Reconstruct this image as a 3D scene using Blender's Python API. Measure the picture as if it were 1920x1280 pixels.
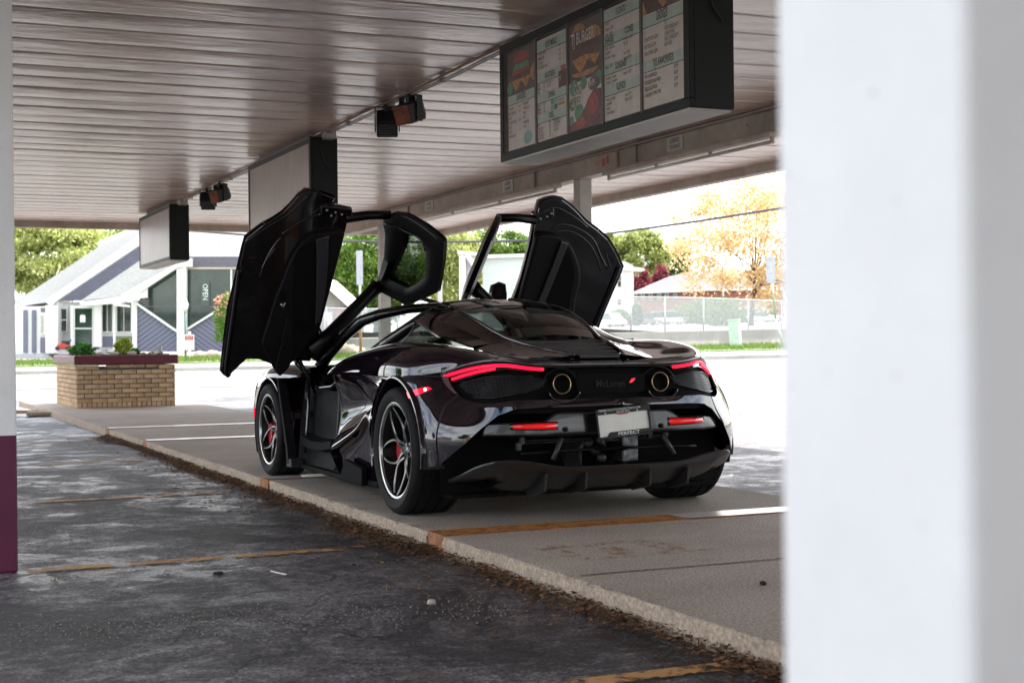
import bpy, math, random
import numpy as np
from mathutils import Vector, Matrix
random.seed(7)
for _o in list(bpy.data.objects): bpy.data.objects.remove(_o)
scene = bpy.context.scene
COL = scene.collection

# ---------------------------------------------------------------- camera, sky, sun, exposure
F, PITCH, ROLL, H, TH, THK = 2721.3, .0009, .0112, .9234, .4271, .4208
_cp, _sp, _cr, _sr = math.cos(PITCH), math.sin(PITCH), math.cos(ROLL), math.sin(ROLL)
cam_d = bpy.data.cameras.new('camera'); cam = bpy.data.objects.new('camera', cam_d); COL.objects.link(cam)
_X, _U, _F = Vector((1, 0, 0)), Vector((0, -_sp, _cp)), Vector((0, _cp, _sp))
_r = _X * _cr - _U * _sr; _u = _X * _sr + _U * _cr
_m = Matrix((_r, _u, -_F)).transposed().to_4x4(); _m.translation = Vector((0, 0, H))
cam.matrix_world = _m
cam_d.sensor_width = 36; cam_d.lens = F / 1920 * 36; cam_d.clip_start = .05; cam_d.clip_end = 3000
cam_d.dof.use_dof = True; cam_d.dof.focus_distance = 8.6; cam_d.dof.aperture_fstop = 6.3
scene.camera = cam
SUN_DIR = Vector((.46, .66, 1.02)).normalized()
EL = math.asin(SUN_DIR.z); AZ = math.atan2(SUN_DIR.x, SUN_DIR.y)
world = bpy.data.worlds.new('World'); scene.world = world; world.use_nodes = True
wn = world.node_tree; wn.nodes.clear()
_sky = wn.nodes.new('ShaderNodeTexSky'); _sky.sky_type = 'NISHITA'; _sky.sun_disc = False
_sky.sun_elevation = EL; _sky.sun_rotation = AZ; _sky.air_density = 1.0; _sky.dust_density = 2.5; _sky.ozone_density = 1.0
_tc = wn.nodes.new('ShaderNodeTexCoord'); _mp = wn.nodes.new('ShaderNodeMapping'); _mp.inputs['Scale'].default_value = (1, 1, 3.2)
_nz = wn.nodes.new('ShaderNodeTexNoise'); _nz.inputs['Scale'].default_value = 2.6; _nz.inputs['Detail'].default_value = 8; _nz.inputs['Roughness'].default_value = .6
_rp = wn.nodes.new('ShaderNodeValToRGB'); _rp.color_ramp.elements[0].position = .36; _rp.color_ramp.elements[1].position = .6
_mx = wn.nodes.new('ShaderNodeMix'); _mx.data_type = 'RGBA'; _mx.inputs['B'].default_value = (8.2, 8.2, 8.4, 1)
_bg = wn.nodes.new('ShaderNodeBackground'); _bg.inputs['Strength'].default_value = .14
_wo = wn.nodes.new('ShaderNodeOutputWorld')
wn.links.new(_tc.outputs['Generated'], _mp.inputs['Vector']); wn.links.new(_mp.outputs[0], _nz.inputs['Vector'])
wn.links.new(_nz.outputs[0], _rp.inputs[0]); wn.links.new(_rp.outputs[0], _mx.inputs['Factor'])
wn.links.new(_sky.outputs[0], _mx.inputs['A']); wn.links.new(_mx.outputs['Result'], _bg.inputs[0]); wn.links.new(_bg.outputs[0], _wo.inputs[0])
sun_d = bpy.data.lights.new('sun', 'SUN'); sun_d.energy = 3.1; sun_d.angle = math.radians(.5); sun_d.color = (1, .95, .87)
sun = bpy.data.objects.new('sun', sun_d); COL.objects.link(sun); sun.location = (20, 30, 60)
sun.rotation_euler = SUN_DIR.to_track_quat('Z', 'Y').to_euler()
vs = scene.view_settings; vs.view_transform = 'Standard'; vs.look = 'None'; vs.exposure = 1.92; vs.gamma = 1.0; vs.use_curve_mapping = False
scene.render.resolution_x = 1024; scene.render.resolution_y = 682
scene.cycles.max_bounces = 8; scene.cycles.diffuse_bounces = 4; scene.cycles.glossy_bounces = 4; scene.cycles.transparent_max_bounces = 10

# ---------------------------------------------------------------- pixel rays and frames
def ray(px, py):
    u = (px - 960) / F; v = (640 - py) / F
    x = u * _cr + v * _sr; y = -u * _sr + v * _cr
    return np.array([x, _cp - y * _sp, y * _cp + _sp])
CAMP = np.array([0, 0, H])
def onz(px, py, z):
    d = ray(px, py); return CAMP + d * ((z - H) / d[2])
def at(px, py, depth):
    d = ray(px, py); return CAMP + d * (depth / d[1])
K = onz(834, 1006, 0.)
ka = np.array([-math.sin(THK), math.cos(THK), 0]); kb = np.array([math.cos(THK), math.sin(THK), 0])
LOT = Matrix.Translation(Vector(K)) @ Matrix.Rotation(THK, 4, 'Z')          # local x = b (right), y = a (away), z up
def lotw(b, a, z=0.): return K * [1, 1, 0] + ka * a + kb * b + np.array([0, 0, z])
CO = np.array([.2242, 8.2696, 0.])
CAR = Matrix.Translation(Vector(CO)) @ Matrix.Rotation(TH + math.pi / 2, 4, 'Z')   # local x forward, y left, z up
fw = np.array([-math.sin(TH), math.cos(TH), 0]); lf = np.array([-math.cos(TH), -math.sin(TH), 0])
def tocar(P): d = np.array(P) - CO; return np.array([d @ fw, d @ lf, d[2]])
def carray(px, py): d = ray(px, py); return np.array([d @ fw, d @ lf, d[2]])
CAMC = tocar(CAMP)
def car_plane(px, py, n, p0):
    d = carray(px, py); n = np.array(n, float); t = (n @ (np.array(p0) - CAMC)) / (n @ d); return CAMC + d * t

# ---------------------------------------------------------------- materials
MATS = {}
def nodes_of(name):
    m = bpy.data.materials.new(name); m.use_nodes = True; nt = m.node_tree
    return m, nt, nt.nodes['Principled BSDF']
def pm(name, col, rough=.5, metal=0., var=.18, scale=6., bump=0., bscale=40., coat=0., spec=.5, rvar=.1, tint=None, trans=0., sub=None, emit=None):
    """plain procedural material: colour and gloss broken up by two noises, optional fine relief"""
    if name in MATS: return MATS[name]
    m, nt, b = nodes_of(name); L = nt.links.new
    tc = nt.nodes.new('ShaderNodeTexCoord')
    n1 = nt.nodes.new('ShaderNodeTexNoise'); n1.inputs['Scale'].default_value = scale; n1.inputs['Detail'].default_value = 6; n1.inputs['Roughness'].default_value = .62
    L(tc.outputs['Object'], n1.inputs['Vector'])
    mix = nt.nodes.new('ShaderNodeMix'); mix.data_type = 'RGBA'
    t = tint if tint else tuple(min(1, c * (1 + var)) for c in col)
    mix.inputs['A'].default_value = (*[c * (1 - var) for c in col], 1); mix.inputs['B'].default_value = (*t, 1)
    mr = nt.nodes.new('ShaderNodeMapRange'); mr.inputs['From Min'].default_value = .3; mr.inputs['From Max'].default_value = .7
    L(n1.outputs[0], mr.inputs['Value']); L(mr.outputs[0], mix.inputs['Factor']); L(mix.outputs['Result'], b.inputs['Base Color'])
    r = nt.nodes.new('ShaderNodeMapRange'); r.inputs['To Min'].default_value = max(.02, rough - rvar * rough); r.inputs['To Max'].default_value = min(1, rough + rvar * rough)
    L(n1.outputs[0], r.inputs['Value']); L(r.outputs[0], b.inputs['Roughness'])
    b.inputs['Metallic'].default_value = metal; b.inputs['Specular IOR Level'].default_value = spec
    b.inputs['Coat Weight'].default_value = coat; b.inputs['Coat Roughness'].default_value = .02
    if trans: b.inputs['Transmission Weight'].default_value = trans
    if emit: b.inputs['Emission Color'].default_value = (*emit[0], 1); b.inputs['Emission Strength'].default_value = emit[1]
    if bump:
        n2 = nt.nodes.new('ShaderNodeTexNoise'); n2.inputs['Scale'].default_value = bscale; n2.inputs['Detail'].default_value = 5
        L(tc.outputs['Object'], n2.inputs['Vector']); bp = nt.nodes.new('ShaderNodeBump'); bp.inputs['Strength'].default_value = bump; bp.inputs['Distance'].default_value = .02
        L(n2.outputs[0], bp.inputs['Height']); L(bp.outputs[0], b.inputs['Normal'])
    MATS[name] = m; return m
def leafmat(name, c1, c2, tl=.45):
    if name in MATS: return MATS[name]
    m, nt, b = nodes_of(name); L = nt.links.new
    g = nt.nodes.new('ShaderNodeNewGeometry'); mix = nt.nodes.new('ShaderNodeMix'); mix.data_type = 'RGBA'
    mix.inputs['A'].default_value = (*c1, 1); mix.inputs['B'].default_value = (*c2, 1)
    L(g.outputs['Random Per Island'], mix.inputs['Factor']); L(mix.outputs['Result'], b.inputs['Base Color'])
    b.inputs['Roughness'].default_value = .55; b.inputs['Specular IOR Level'].default_value = .3
    tr = nt.nodes.new('ShaderNodeBsdfTranslucent'); L(mix.outputs['Result'], tr.inputs['Color'])
    ms = nt.nodes.new('ShaderNodeMixShader'); ms.inputs[0].default_value = tl
    L(b.outputs[0], ms.inputs[1]); L(tr.outputs[0], ms.inputs[2]); L(ms.outputs[0], nt.nodes['Material Output'].inputs['Surface'])
    MATS[name] = m; return m
def glassmat(name, tintc, refl=1.45, rough=.01):
    """thin pane: tinted see-through plus Fresnel mirror"""
    if name in MATS: return MATS[name]
    m, nt, b = nodes_of(name); L = nt.links.new; nt.nodes.remove(b)
    t = nt.nodes.new('ShaderNodeBsdfTransparent'); t.inputs[0].default_value = (*tintc, 1)
    g = nt.nodes.new('ShaderNodeBsdfGlossy'); g.inputs['Roughness'].default_value = rough
    nz = nt.nodes.new('ShaderNodeTexNoise'); nz.inputs['Scale'].default_value = 3
    bp = nt.nodes.new('ShaderNodeBump'); bp.inputs['Strength'].default_value = .02; L(nz.outputs[0], bp.inputs['Height']); L(bp.outputs[0], g.inputs['Normal'])
    lw = nt.nodes.new('ShaderNodeLayerWeight'); lw.inputs[0].default_value = .5; pw = nt.nodes.new('ShaderNodeMath'); pw.operation = 'POWER'; pw.inputs[1].default_value = 5; L(lw.outputs['Facing'], pw.inputs[0])
    f0 = ((refl - 1) / (refl + 1)) ** 2; f = nt.nodes.new('ShaderNodeMapRange'); f.inputs['To Min'].default_value = f0; L(pw.outputs[0], f.inputs['Value'])
    s = nt.nodes.new('ShaderNodeMixShader'); L(f.outputs[0], s.inputs[0]); L(t.outputs[0], s.inputs[1]); L(g.outputs[0], s.inputs[2])
    L(s.outputs[0], nt.nodes['Material Output'].inputs['Surface']); MATS[name] = m; return m

# ---------------------------------------------------------------- mesh helpers
class MB:
    def __init__(s): s.v = []; s.f = []; s.mi = []; s.cur = 0
    def add(s, V, Fs):
        o = len(s.v); s.v.extend([tuple(map(float, p)) for p in V]); s.f.extend([tuple(i + o for i in f) for f in Fs]); s.mi.extend([s.cur] * len(Fs)); return s
    def box(s, x0, x1, y0, y1, z0, z1):
        x0, x1 = sorted((x0, x1)); y0, y1 = sorted((y0, y1)); z0, z1 = sorted((z0, z1))
        V = [(x, y, z) for z in (z0, z1) for y in (y0, y1) for x in (x0, x1)]
        return s.add(V, [(0, 2, 3, 1), (4, 5, 7, 6), (0, 1, 5, 4), (2, 6, 7, 3), (0, 4, 6, 2), (1, 3, 7, 5)])
    def loft(s, rings, closed=True, caps=True):
        n = len(rings[0]); V = [p for r in rings for p in r]; Fs = []
        for i in range(len(rings) - 1):
            for j in range(n if closed else n - 1):
                k = (j + 1) % n; Fs.append((i * n + j, i * n + k, (i + 1) * n + k, (i + 1) * n + j))
        if caps and closed: Fs.append(tuple(range(n))[::-1]); Fs.append(tuple((len(rings) - 1) * n + j for j in range(n)))
        return s.add(V, Fs)
    def prism(s, poly, off):
        """closed polygon of 3D points swept by vector off"""
        P = [np.array(p, float) for p in poly]; off = np.array(off, float); n = len(P)
        return s.loft([P, [p + off for p in P]])
    def tube(s, pts, r, n=8, caps=True):
        P = [np.array(p, float) for p in pts]; rr = r if hasattr(r, '__len__') else [r] * len(P); rings = []
        up = np.array([0, 0, 1.])
        for i, p in enumerate(P):
            t = P[min(i + 1, len(P) - 1)] - P[max(i - 1, 0)]; t = t / (np.linalg.norm(t) + 1e-9)
            a = np.cross(t, up)
            if np.linalg.norm(a) < 1e-3: a = np.cross(t, np.array([1., 0, 0]))
            a /= np.linalg.norm(a); b = np.cross(t, a)
            rings.append([p + rr[i] * (math.cos(q) * a + math.sin(q) * b) for q in [2 * math.pi * k / n for k in range(n)]])
        return s.loft(rings, True, caps)
    def lathe(s, prof, n, c=(0, 0, 0), axis='y'):
        """profile of (radius, along-axis)"""
        rings = []
        for r, h in prof:
            R = []
            for k in range(n):
                q = 2 * math.pi * k / n; u, v = r * math.cos(q), r * math.sin(q)
                p = {'y': (u, h, v), 'z': (u, v, h), 'x': (h, u, v)}[axis]; R.append((p[0] + c[0], p[1] + c[1], p[2] + c[2]))
            rings.append(R)
        return s.loft(rings, True, False)
    def grid(s, G):
        R, C = len(G), len(G[0]); V = [p for r in G for p in r]
        return s.add(V, [(i * C + j, i * C + j + 1, (i + 1) * C + j + 1, (i + 1) * C + j) for i in range(R - 1) for j in range(C - 1)])
    def mirror_y(s):
        n = len(s.v); s.v += [(x, -y, z) for x, y, z in s.v]; k = len(s.f)
        s.f += [tuple(i + n for i in f)[::-1] for f in s.f[:k]]; s.mi += s.mi[:k]; return s
    def xf(s, M):
        s.v = [tuple(M @ Vector(p)) for p in s.v]; return s
    def build(s, name, mat, parent=None, smooth=False, bevel=0., seg=2, frame=None, subsurf=0, solid=0., auto=None, normals=False):
        me = bpy.data.meshes.new(name); me.from_pydata(s.v, [], s.f)
        if normals:
            import bmesh
            bm = bmesh.new(); bm.from_mesh(me); bmesh.ops.recalc_face_normals(bm, faces=bm.faces); bm.to_mesh(me); bm.free()
        for m in (mat if isinstance(mat, (list, tuple)) else [mat]): me.materials.append(m)
        if isinstance(mat, (list, tuple)): me.polygons.foreach_set('material_index', s.mi)
        if smooth: me.polygons.foreach_set('use_smooth', [True] * len(me.polygons))
        me.update()
        return link(name, me, parent, frame, bevel, seg, subsurf, solid, auto)
def link(name, me, parent=None, frame=None, bevel=0., seg=2, subsurf=0, solid=0., auto=None):
    o = bpy.data.objects.new(name, me); COL.objects.link(o)
    if parent is not None: o.parent = parent
    elif frame is not None: o.matrix_world = frame
    if solid: md = o.modifiers.new('s', 'SOLIDIFY'); md.thickness = solid; md.offset = -1
    if bevel:
        md = o.modifiers.new('b', 'BEVEL'); md.width = bevel; md.segments = seg; md.limit_method = 'ANGLE'; md.angle_limit = math.radians(40); md.harden_normals = False
    if subsurf: md = o.modifiers.new('u', 'SUBSURF'); md.levels = subsurf; md.render_levels = subsurf
    if auto:
        try: me.set_sharp_from_angle(angle=math.radians(auto))
        except Exception: pass
    return o
def tag(o, label=None, cat=None, group=None, kind=None):
    if label: o['label'] = label
    if cat: o['category'] = cat
    if group: o['group'] = group
    if kind: o['kind'] = kind
    return o
def empty(name, frame=None, loc=None, label=None, cat=None, group=None):
    o = bpy.data.objects.new(name, None); COL.objects.link(o); o.empty_display_size = .2
    if frame is not None: o.matrix_world = frame
    if loc is not None: o.location = loc
    return tag(o, label, cat, group)
def copy_tree(o, parent=None):
    c = o.copy(); COL.objects.link(c); c.parent = parent
    for ch in [k for k in bpy.data.objects if k.parent == o and k != c]: copy_tree(ch, c)
    return c
def cr(P, t):
    """Catmull-Rom through list of points, t in [0, len-1]"""
    n = len(P); i = min(int(t), n - 2); u = t - i
    p1, p2 = P[i], P[i + 1]; p0 = P[i - 1] if i > 0 else 2 * p1 - p2; p3 = P[i + 2] if i + 2 < n else 2 * p2 - p1
    return .5 * ((2 * p1) + (p2 - p0) * u + (2 * p0 - 5 * p1 + 4 * p2 - p3) * u * u + (3 * p1 - p0 - 3 * p2 + p3) * u ** 3)
def patch(net, nu, nv):
    net = [[np.array(p, float) for p in r] for r in net]; R, C = len(net), len(net[0])
    rows = [[cr(r, (C - 1) * j / nv) for j in range(nv + 1)] for r in net]
    return [[cr([rows[k][j] for k in range(R)], (R - 1) * i / nu) for j in range(nv + 1)] for i in range(nu + 1)]
def interp(x, xs, ys): return float(np.interp(x, xs, ys))
_txt = {}
def text_geo(s, size=1., sx=1., align='LEFT', bold=0.):
    key = (s, align, bold)
    if key not in _txt:
        cu = bpy.data.curves.new('t', 'FONT'); cu.body = s; cu.align_x = align; cu.resolution_u = 2; cu.offset = bold
        ob = bpy.data.objects.new('t', cu); COL.objects.link(ob); bpy.context.view_layer.update()
        me = ob.evaluated_get(bpy.context.evaluated_depsgraph_get()).to_mesh()
        V = [tuple(v.co) for v in me.vertices]; Fs = [tuple(p.vertices) for p in me.polygons]
        _txt[key] = (V, Fs); bpy.data.objects.remove(ob); bpy.data.curves.remove(cu)
    V, Fs = _txt[key]
    return [(v[0] * size * sx, v[1] * size) for v in V], Fs
def put_text(mb, s, size, origin, ex, ey, sx=1., align='LEFT', bold=0.):
    V, Fs = text_geo(s, size, sx, align, bold); o, ex, ey = map(lambda q: np.array(q, float), (origin, ex, ey))
    return mb.add([o + ex * a + ey * b for a, b in V], Fs)
# ================================================================ THE SETTING
def zt(X, Y):
    z = interp(Y, [0, 31, 41, 46, 66, 80, 120, 200, 320, 600], [-.1, -.1, .14, .30, .52, .60, .8, 1.35, 3., 6.])
    z += .0112 * X * interp(Y, [31, 46], [0, 1])
    if X > -11.2: z += interp(Y, [68.2, 68.7, 100, 160, 200, 320], [0, .75, 1.0, 1.35, 1.6, 2.]) * interp(X, [-11.2, -10.6], [0, 1])
    return z
def sheet(name, X0, X1, Y0, Y1, off, mat, nx=40, ys=None):
    ys = ys or list(np.linspace(Y0, Y1, 24)); G = [[(x, y, zt(x, y) + off) for x in np.linspace(X0, X1, nx)] for y in ys]
    return MB().grid(G).build(name, mat, smooth=True)
def noise_chain(nt, tc, scale, detail=6, rough=.6, dist=0.):
    n = nt.nodes.new('ShaderNodeTexNoise'); n.inputs['Scale'].default_value = scale; n.inputs['Detail'].default_value = detail
    n.inputs['Roughness'].default_value = rough; n.inputs['Distortion'].default_value = dist; nt.links.new(tc, n.inputs['Vector']); return n.outputs[0]
def ramp(nt, src, stops):
    r = nt.nodes.new('ShaderNodeValToRGB'); e = r.color_ramp.elements
    while len(e) < len(stops): e.new(.5)
    for k, (p, c) in enumerate(stops): e[k].position = p; e[k].color = (c, c, c, 1) if not hasattr(c, '__len__') else (*c, 1)
    nt.links.new(src, r.inputs[0]); return r.outputs[0]
def mixc(nt, fac, a, b, mode='MIX'):
    m = nt.nodes.new('ShaderNodeMix'); m.data_type = 'RGBA'; m.blend_type = mode
    for s, k in ((a, 'A'), (b, 'B')):
        if isinstance(s, tuple): m.inputs[k].default_value = (*s, 1)
        else: nt.links.new(s, m.inputs[k])
    if isinstance(fac, (int, float)): m.inputs['Factor'].default_value = fac
    else: nt.links.new(fac, m.inputs['Factor'])
    return m.outputs['Result']
def cracks(nt, tc, scale, width, warp):
    w = nt.nodes.new('ShaderNodeTexNoise'); w.inputs['Scale'].default_value = scale * 2.2; w.inputs['Detail'].default_value = 5; nt.links.new(tc, w.inputs['Vector'])
    ad = nt.nodes.new('ShaderNodeMixRGB'); ad.blend_type = 'LINEAR_LIGHT'; ad.inputs[0].default_value = warp; nt.links.new(tc, ad.inputs[1]); nt.links.new(w.outputs[1], ad.inputs[2])
    v = nt.nodes.new('ShaderNodeTexVoronoi'); v.feature = 'DISTANCE_TO_EDGE'; v.inputs['Scale'].default_value = scale; nt.links.new(ad.outputs[0], v.inputs['Vector'])
    return ramp(nt, v.outputs['Distance'], [(0, 1), (width, 0)])
def asphalt_mat():
    m, nt, b = nodes_of('asphalt'); L = nt.links.new; tc = nt.nodes.new('ShaderNodeTexCoord').outputs['Object']
    def mul(x, y):
        q = nt.nodes.new('ShaderNodeMath'); q.operation = 'MULTIPLY'
        for i, v in enumerate((x, y)):
            if isinstance(v, float): q.inputs[i].default_value = v
            else: L(v, q.inputs[i])
        return q.outputs[0]
    big = noise_chain(nt, tc, .62, 8, .72, .6); mid = noise_chain(nt, tc, 3.2, 10, .8, .5); pat = noise_chain(nt, tc, 8., 10, .82, .8); fine = noise_chain(nt, tc, 75, 5, .75); grit = noise_chain(nt, tc, 210, 3, .6)
    worn = ramp(nt, big, [(.44, 0), (.54, 1)]); f2 = ramp(nt, mid, [(.47, 0), (.55, 1)]); f3 = ramp(nt, pat, [(.47, 0), (.54, 1)])
    c = mixc(nt, worn, (.030, .029, .031), (.092, .089, .095)); c = mixc(nt, mul(f2, worn), c, (.17, .167, .174)); c = mixc(nt, mul(f3, mul(worn, .75)), c, (.26, .255, .26)); c = mixc(nt, mul(f3, .35), c, (.125, .12, .126))
    c = mixc(nt, .85, c, ramp(nt, fine, [(.41, .06), (.5, .75), (.6, 2.0)]), 'MULTIPLY'); c = mixc(nt, .6, c, ramp(nt, noise_chain(nt, tc, 26, 6, .8), [(.40, .25), (.5, .9), (.6, 1.5)]), 'MULTIPLY')
    spk = ramp(nt, grit, [(.64, 0), (.68, 1)]); c = mixc(nt, mul(spk, ramp(nt, big, [(.36, .9), (.48, .12)])), c, (.24, .23, .205))
    tan = ramp(nt, noise_chain(nt, tc, 1.1, 6, .7, .8), [(.60, 0), (.64, .5)]); c = mixc(nt, tan, c, (.10, .082, .068))
    ck = cracks(nt, tc, 1.1, .010, .16); ck2 = cracks(nt, tc, 5.5, .035, .25); h2 = mul(ck2, ramp(nt, mid, [(.40, 0), (.5, .95)]))
    c = mixc(nt, mul(ck, ramp(nt, mid, [(.40, 0), (.5, 1)])), c, (.006, .006, .007)); c = mixc(nt, h2, c, (.009, .009, .01)); L(c, b.inputs['Base Color'])
    rr = nt.nodes.new('ShaderNodeMapRange'); L(mul(worn, f2), rr.inputs[0]); rr.inputs[3].default_value = .56; rr.inputs[4].default_value = .25; L(rr.outputs[0], b.inputs['Roughness'])
    b.inputs['Specular IOR Level'].default_value = .42
    h = mixc(nt, .45, ramp(nt, fine, [(.3, 0), (.7, 1)]), ramp(nt, pat, [(.35, 0), (.65, 1)])); h = mixc(nt, ck, h, (0., 0., 0.)); h = mixc(nt, h2, h, (0., 0., 0.))
    bp = nt.nodes.new('ShaderNodeBump'); bp.inputs['Strength'].default_value = .5; bp.inputs['Distance'].default_value = .008; L(h, bp.inputs['Height']); L(bp.outputs[0], b.inputs['Normal'])
    return m
def concrete_mat(name, c0, c1, kerb=None):
    m, nt, b = nodes_of(name); L = nt.links.new; tc = nt.nodes.new('ShaderNodeTexCoord').outputs['Object']
    big = noise_chain(nt, tc, .8, 7, .65, .5); fine = noise_chain(nt, tc, 90, 3, .65); st = noise_chain(nt, tc, 5, 8, .75, 1.)
    c = mixc(nt, ramp(nt, big, [(.35, 0), (.65, 1)]), c0, c1); c = mixc(nt, .8, c, ramp(nt, fine, [(.36, .45), (.5, .95), (.64, 1.5)]), 'MULTIPLY')
    c = mixc(nt, ramp(nt, st, [(.58, 0), (.75, .6)]), c, tuple(q * .5 for q in c0))
    if kerb:
        ge = nt.nodes.new('ShaderNodeNewGeometry'); sp = nt.nodes.new('ShaderNodeSeparateXYZ'); L(ge.outputs['Normal'], sp.inputs[0])
        peb = nt.nodes.new('ShaderNodeTexVoronoi'); peb.inputs['Scale'].default_value = 48; L(tc, peb.inputs['Vector'])
        kc = mixc(nt, ramp(nt, noise_chain(nt, tc, 55, 5, .75), [(.38, 0), (.62, 1)]), tuple(q * .5 for q in kerb), kerb); kc = mixc(nt, ramp(nt, peb.outputs['Distance'], [(.0, .35), (.3, 0)]), kc, tuple(min(1, q * 1.25) for q in kerb)); kc = mixc(nt, ramp(nt, st, [(.5, 0), (.7, .7)]), kc, tuple(q * .4 for q in kerb))
        c = mixc(nt, ramp(nt, sp.outputs[2], [(.55, 1), (.85, 0)]), c, kc)
    L(c, b.inputs['Base Color']); b.inputs['Roughness'].default_value = .78; b.inputs['Specular IOR Level'].default_value = .35
    bp = nt.nodes.new('ShaderNodeBump'); bp.inputs['Strength'].default_value = .4; bp.inputs['Distance'].default_value = .008; L(fine, bp.inputs['Height']); L(bp.outputs[0], b.inputs['Normal'])
    return m
def worn_paint(name, col, lo, hi, rough=.6, under=None, scale=9., zaxis=None):
    """paint film with flaked-off gaps (see-through where it has gone)"""
    m, nt, b = nodes_of(name); L = nt.links.new; tc = nt.nodes.new('ShaderNodeTexCoord').outputs['Object']
    n = noise_chain(nt, tc, scale, 9, .78, .6); c = mixc(nt, ramp(nt, noise_chain(nt, tc, 3, 5), [(.3, 0), (.7, 1)]), tuple(q * .75 for q in col), col); L(c, b.inputs['Base Color']); b.inputs['Roughness'].default_value = rough
    t = nt.nodes.new('ShaderNodeBsdfTransparent'); s = nt.nodes.new('ShaderNodeMixShader'); L(ramp(nt, n, [(lo, 0), (hi, 1)]), s.inputs[0]); L(t.outputs[0], s.inputs[1]); L(b.outputs[0], s.inputs[2])
    L(s.outputs[0], nt.nodes['Material Output'].inputs['Surface']); return m
ASPH = asphalt_mat(); CONC = concrete_mat('walkway_concrete', (.33, .282, .232), (.43, .375, .315), (.54, .43, .325))
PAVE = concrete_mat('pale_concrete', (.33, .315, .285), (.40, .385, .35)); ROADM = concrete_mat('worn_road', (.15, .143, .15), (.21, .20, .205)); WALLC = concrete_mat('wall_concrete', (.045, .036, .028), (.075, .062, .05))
DIRT = concrete_mat('dusty_ground', (.20, .19, .172), (.25, .237, .21)); GRASSM = pm('turf', (.10, .17, .03), .8, var=.5, scale=4, bump=.6, bscale=60)
ys = [-80, -30, 0, 20] + list(np.linspace(31, 80, 40)) + [68.2, 68.45, 68.7] + [90, 100, 120, 140, 160, 180, 200, 240, 320, 600]; ys = sorted(ys)
xs = [-500, -200, -100, -60, -40, -30, -20, -15, -11.2, -10.9, -10.6, -8, -4, 0, 5, 10, 15, 20, 30, 45, 60, 100, 200, 500]
tag(MB().grid([[(x, y, zt(x, y)) for x in xs] for y in ys]).build('ground', DIRT, smooth=True), kind='structure')
tag(MB().grid([[(b, a, -.09) for b in np.linspace(-30, 26, 12)] for a in np.linspace(-26, 23.7, 12)]).build('parking_lot', ASPH, frame=LOT), kind='structure')
tag(sheet('road', -90, 90, 34, 44.5, .012, ROADM), kind='structure')
tag(sheet('pavement', -90, 90, 45.2, 47.6, .11, PAVE), kind='structure')
mb = MB().grid([[(x, 45.05, zt(x, 45.05) + z) for x in np.linspace(-90, 90, 40)] for z in (-.1, .112)]); mb.grid([[(x, y, zt(x, 45.1) + .112) for x in np.linspace(-90, 90, 40)] for y in (45.05, 45.2)])
tag(mb.build('kerb', PAVE), kind='structure')
YEL = worn_paint('yellow_lane_paint', (.62, .42, .10), .36, .5)
for k, y in enumerate((39.0, 39.3)):
    tag(MB().grid([[(x, yy, zt(x, yy) + .018) for x in np.linspace(-90, 90, 60)] for yy in (y, y + .11)]).build('lane_marking', YEL), kind='structure')
tag(sheet('verge', -60, 60, 56, 68.1, .03, GRASSM), kind='structure')
# blades of the verge
def blades(name, spots, h, mat, w=.02, label=None):
    mb = MB(); V = []; Fs = []
    for k, (x, y, z) in enumerate(spots):
        a = random.random() * 6.28; hh = h * random.uniform(.5, 1.3); l = random.uniform(-.4, .4) * hh; l2 = random.uniform(-.4, .4) * hh; dx, dy = w * math.cos(a), w * math.sin(a)
        V += [(x - dx, y - dy, z), (x + dx, y + dy, z), (x + l, y + l2, z + hh)]; Fs.append((3 * k, 3 * k + 1, 3 * k + 2))
    mb.add(V, Fs); return tag(mb.build(name, mat), label, 'grass', kind='stuff')
GL = leafmat('grass_blades', (.07, .13, .02), (.16, .22, .05), .4)
sp = []
for k in range(16000):
    x = random.uniform(-26, 14); y = random.uniform(57, 68); sp.append((x, y, zt(x, y) + .03))
blades('verge_grass', sp, .16, GL, .025, 'sunlit green grass verge between the road and the retaining wall')

# ---- raised concrete walkway, its slabs and the steel strips set between them
CH = [-3.2, .115, 3.42, 8.05, 10.5]; HW = .11; edges = [-9.] + CH + [20.6]
walk = tag(empty('walkway', LOT), kind='structure')
rng = np.random.RandomState(3)
def slab(a0, a1):
    n = max(4, int((a1 - a0) / .035)); A = np.linspace(a0, a1, n); rows = []
    zs = [-.25, -.1, -.075, -.05, -.028, -.012, -.003, 0.]
    low = np.interp(A, np.linspace(a0, a1, n // 6 + 2), rng.randn(n // 6 + 2) * .004)
    for k, z in enumerate(zs):
        j = rng.randn(n) * (.0032 if 0 < k < 6 else .0015); inset = [0, 0, 0, 0, .000, .001, .004, .011][k]
        chip = (rng.rand(n) > .93) * rng.rand(n) * (.02 if k >= 5 else 0.)
        rows.append([(float(inset + low[i] + j[i] + chip[i]), float(A[i]), float(z - (chip[i] * .5 if k >= 5 else 0) + (rng.randn() * .0015 if k in (6,) else 0))) for i in range(n)])
    for b in (.12, .6, 1.2, 1.8, 2.3, 2.42): rows.append([(b, float(a), 0.) for a in A])
    rows.append([(2.43, float(a), -.25) for a in A])
    G = [list(r) for r in rows]; mb = MB().grid(G)
    for i in (0, n - 1): mb.add([r[i] for r in rows], [tuple(range(len(rows))) if i == 0 else tuple(range(len(rows)))[::-1]])
    return mb
for a0, a1 in zip(edges[:-1], edges[1:]):
    lo = a0 + (HW if a0 in CH else 0); hi = a1 - (HW if a1 in CH else 0)
    slab(lo, hi).build('concrete_slab', CONC, walk, smooth=True, auto=50)
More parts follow.
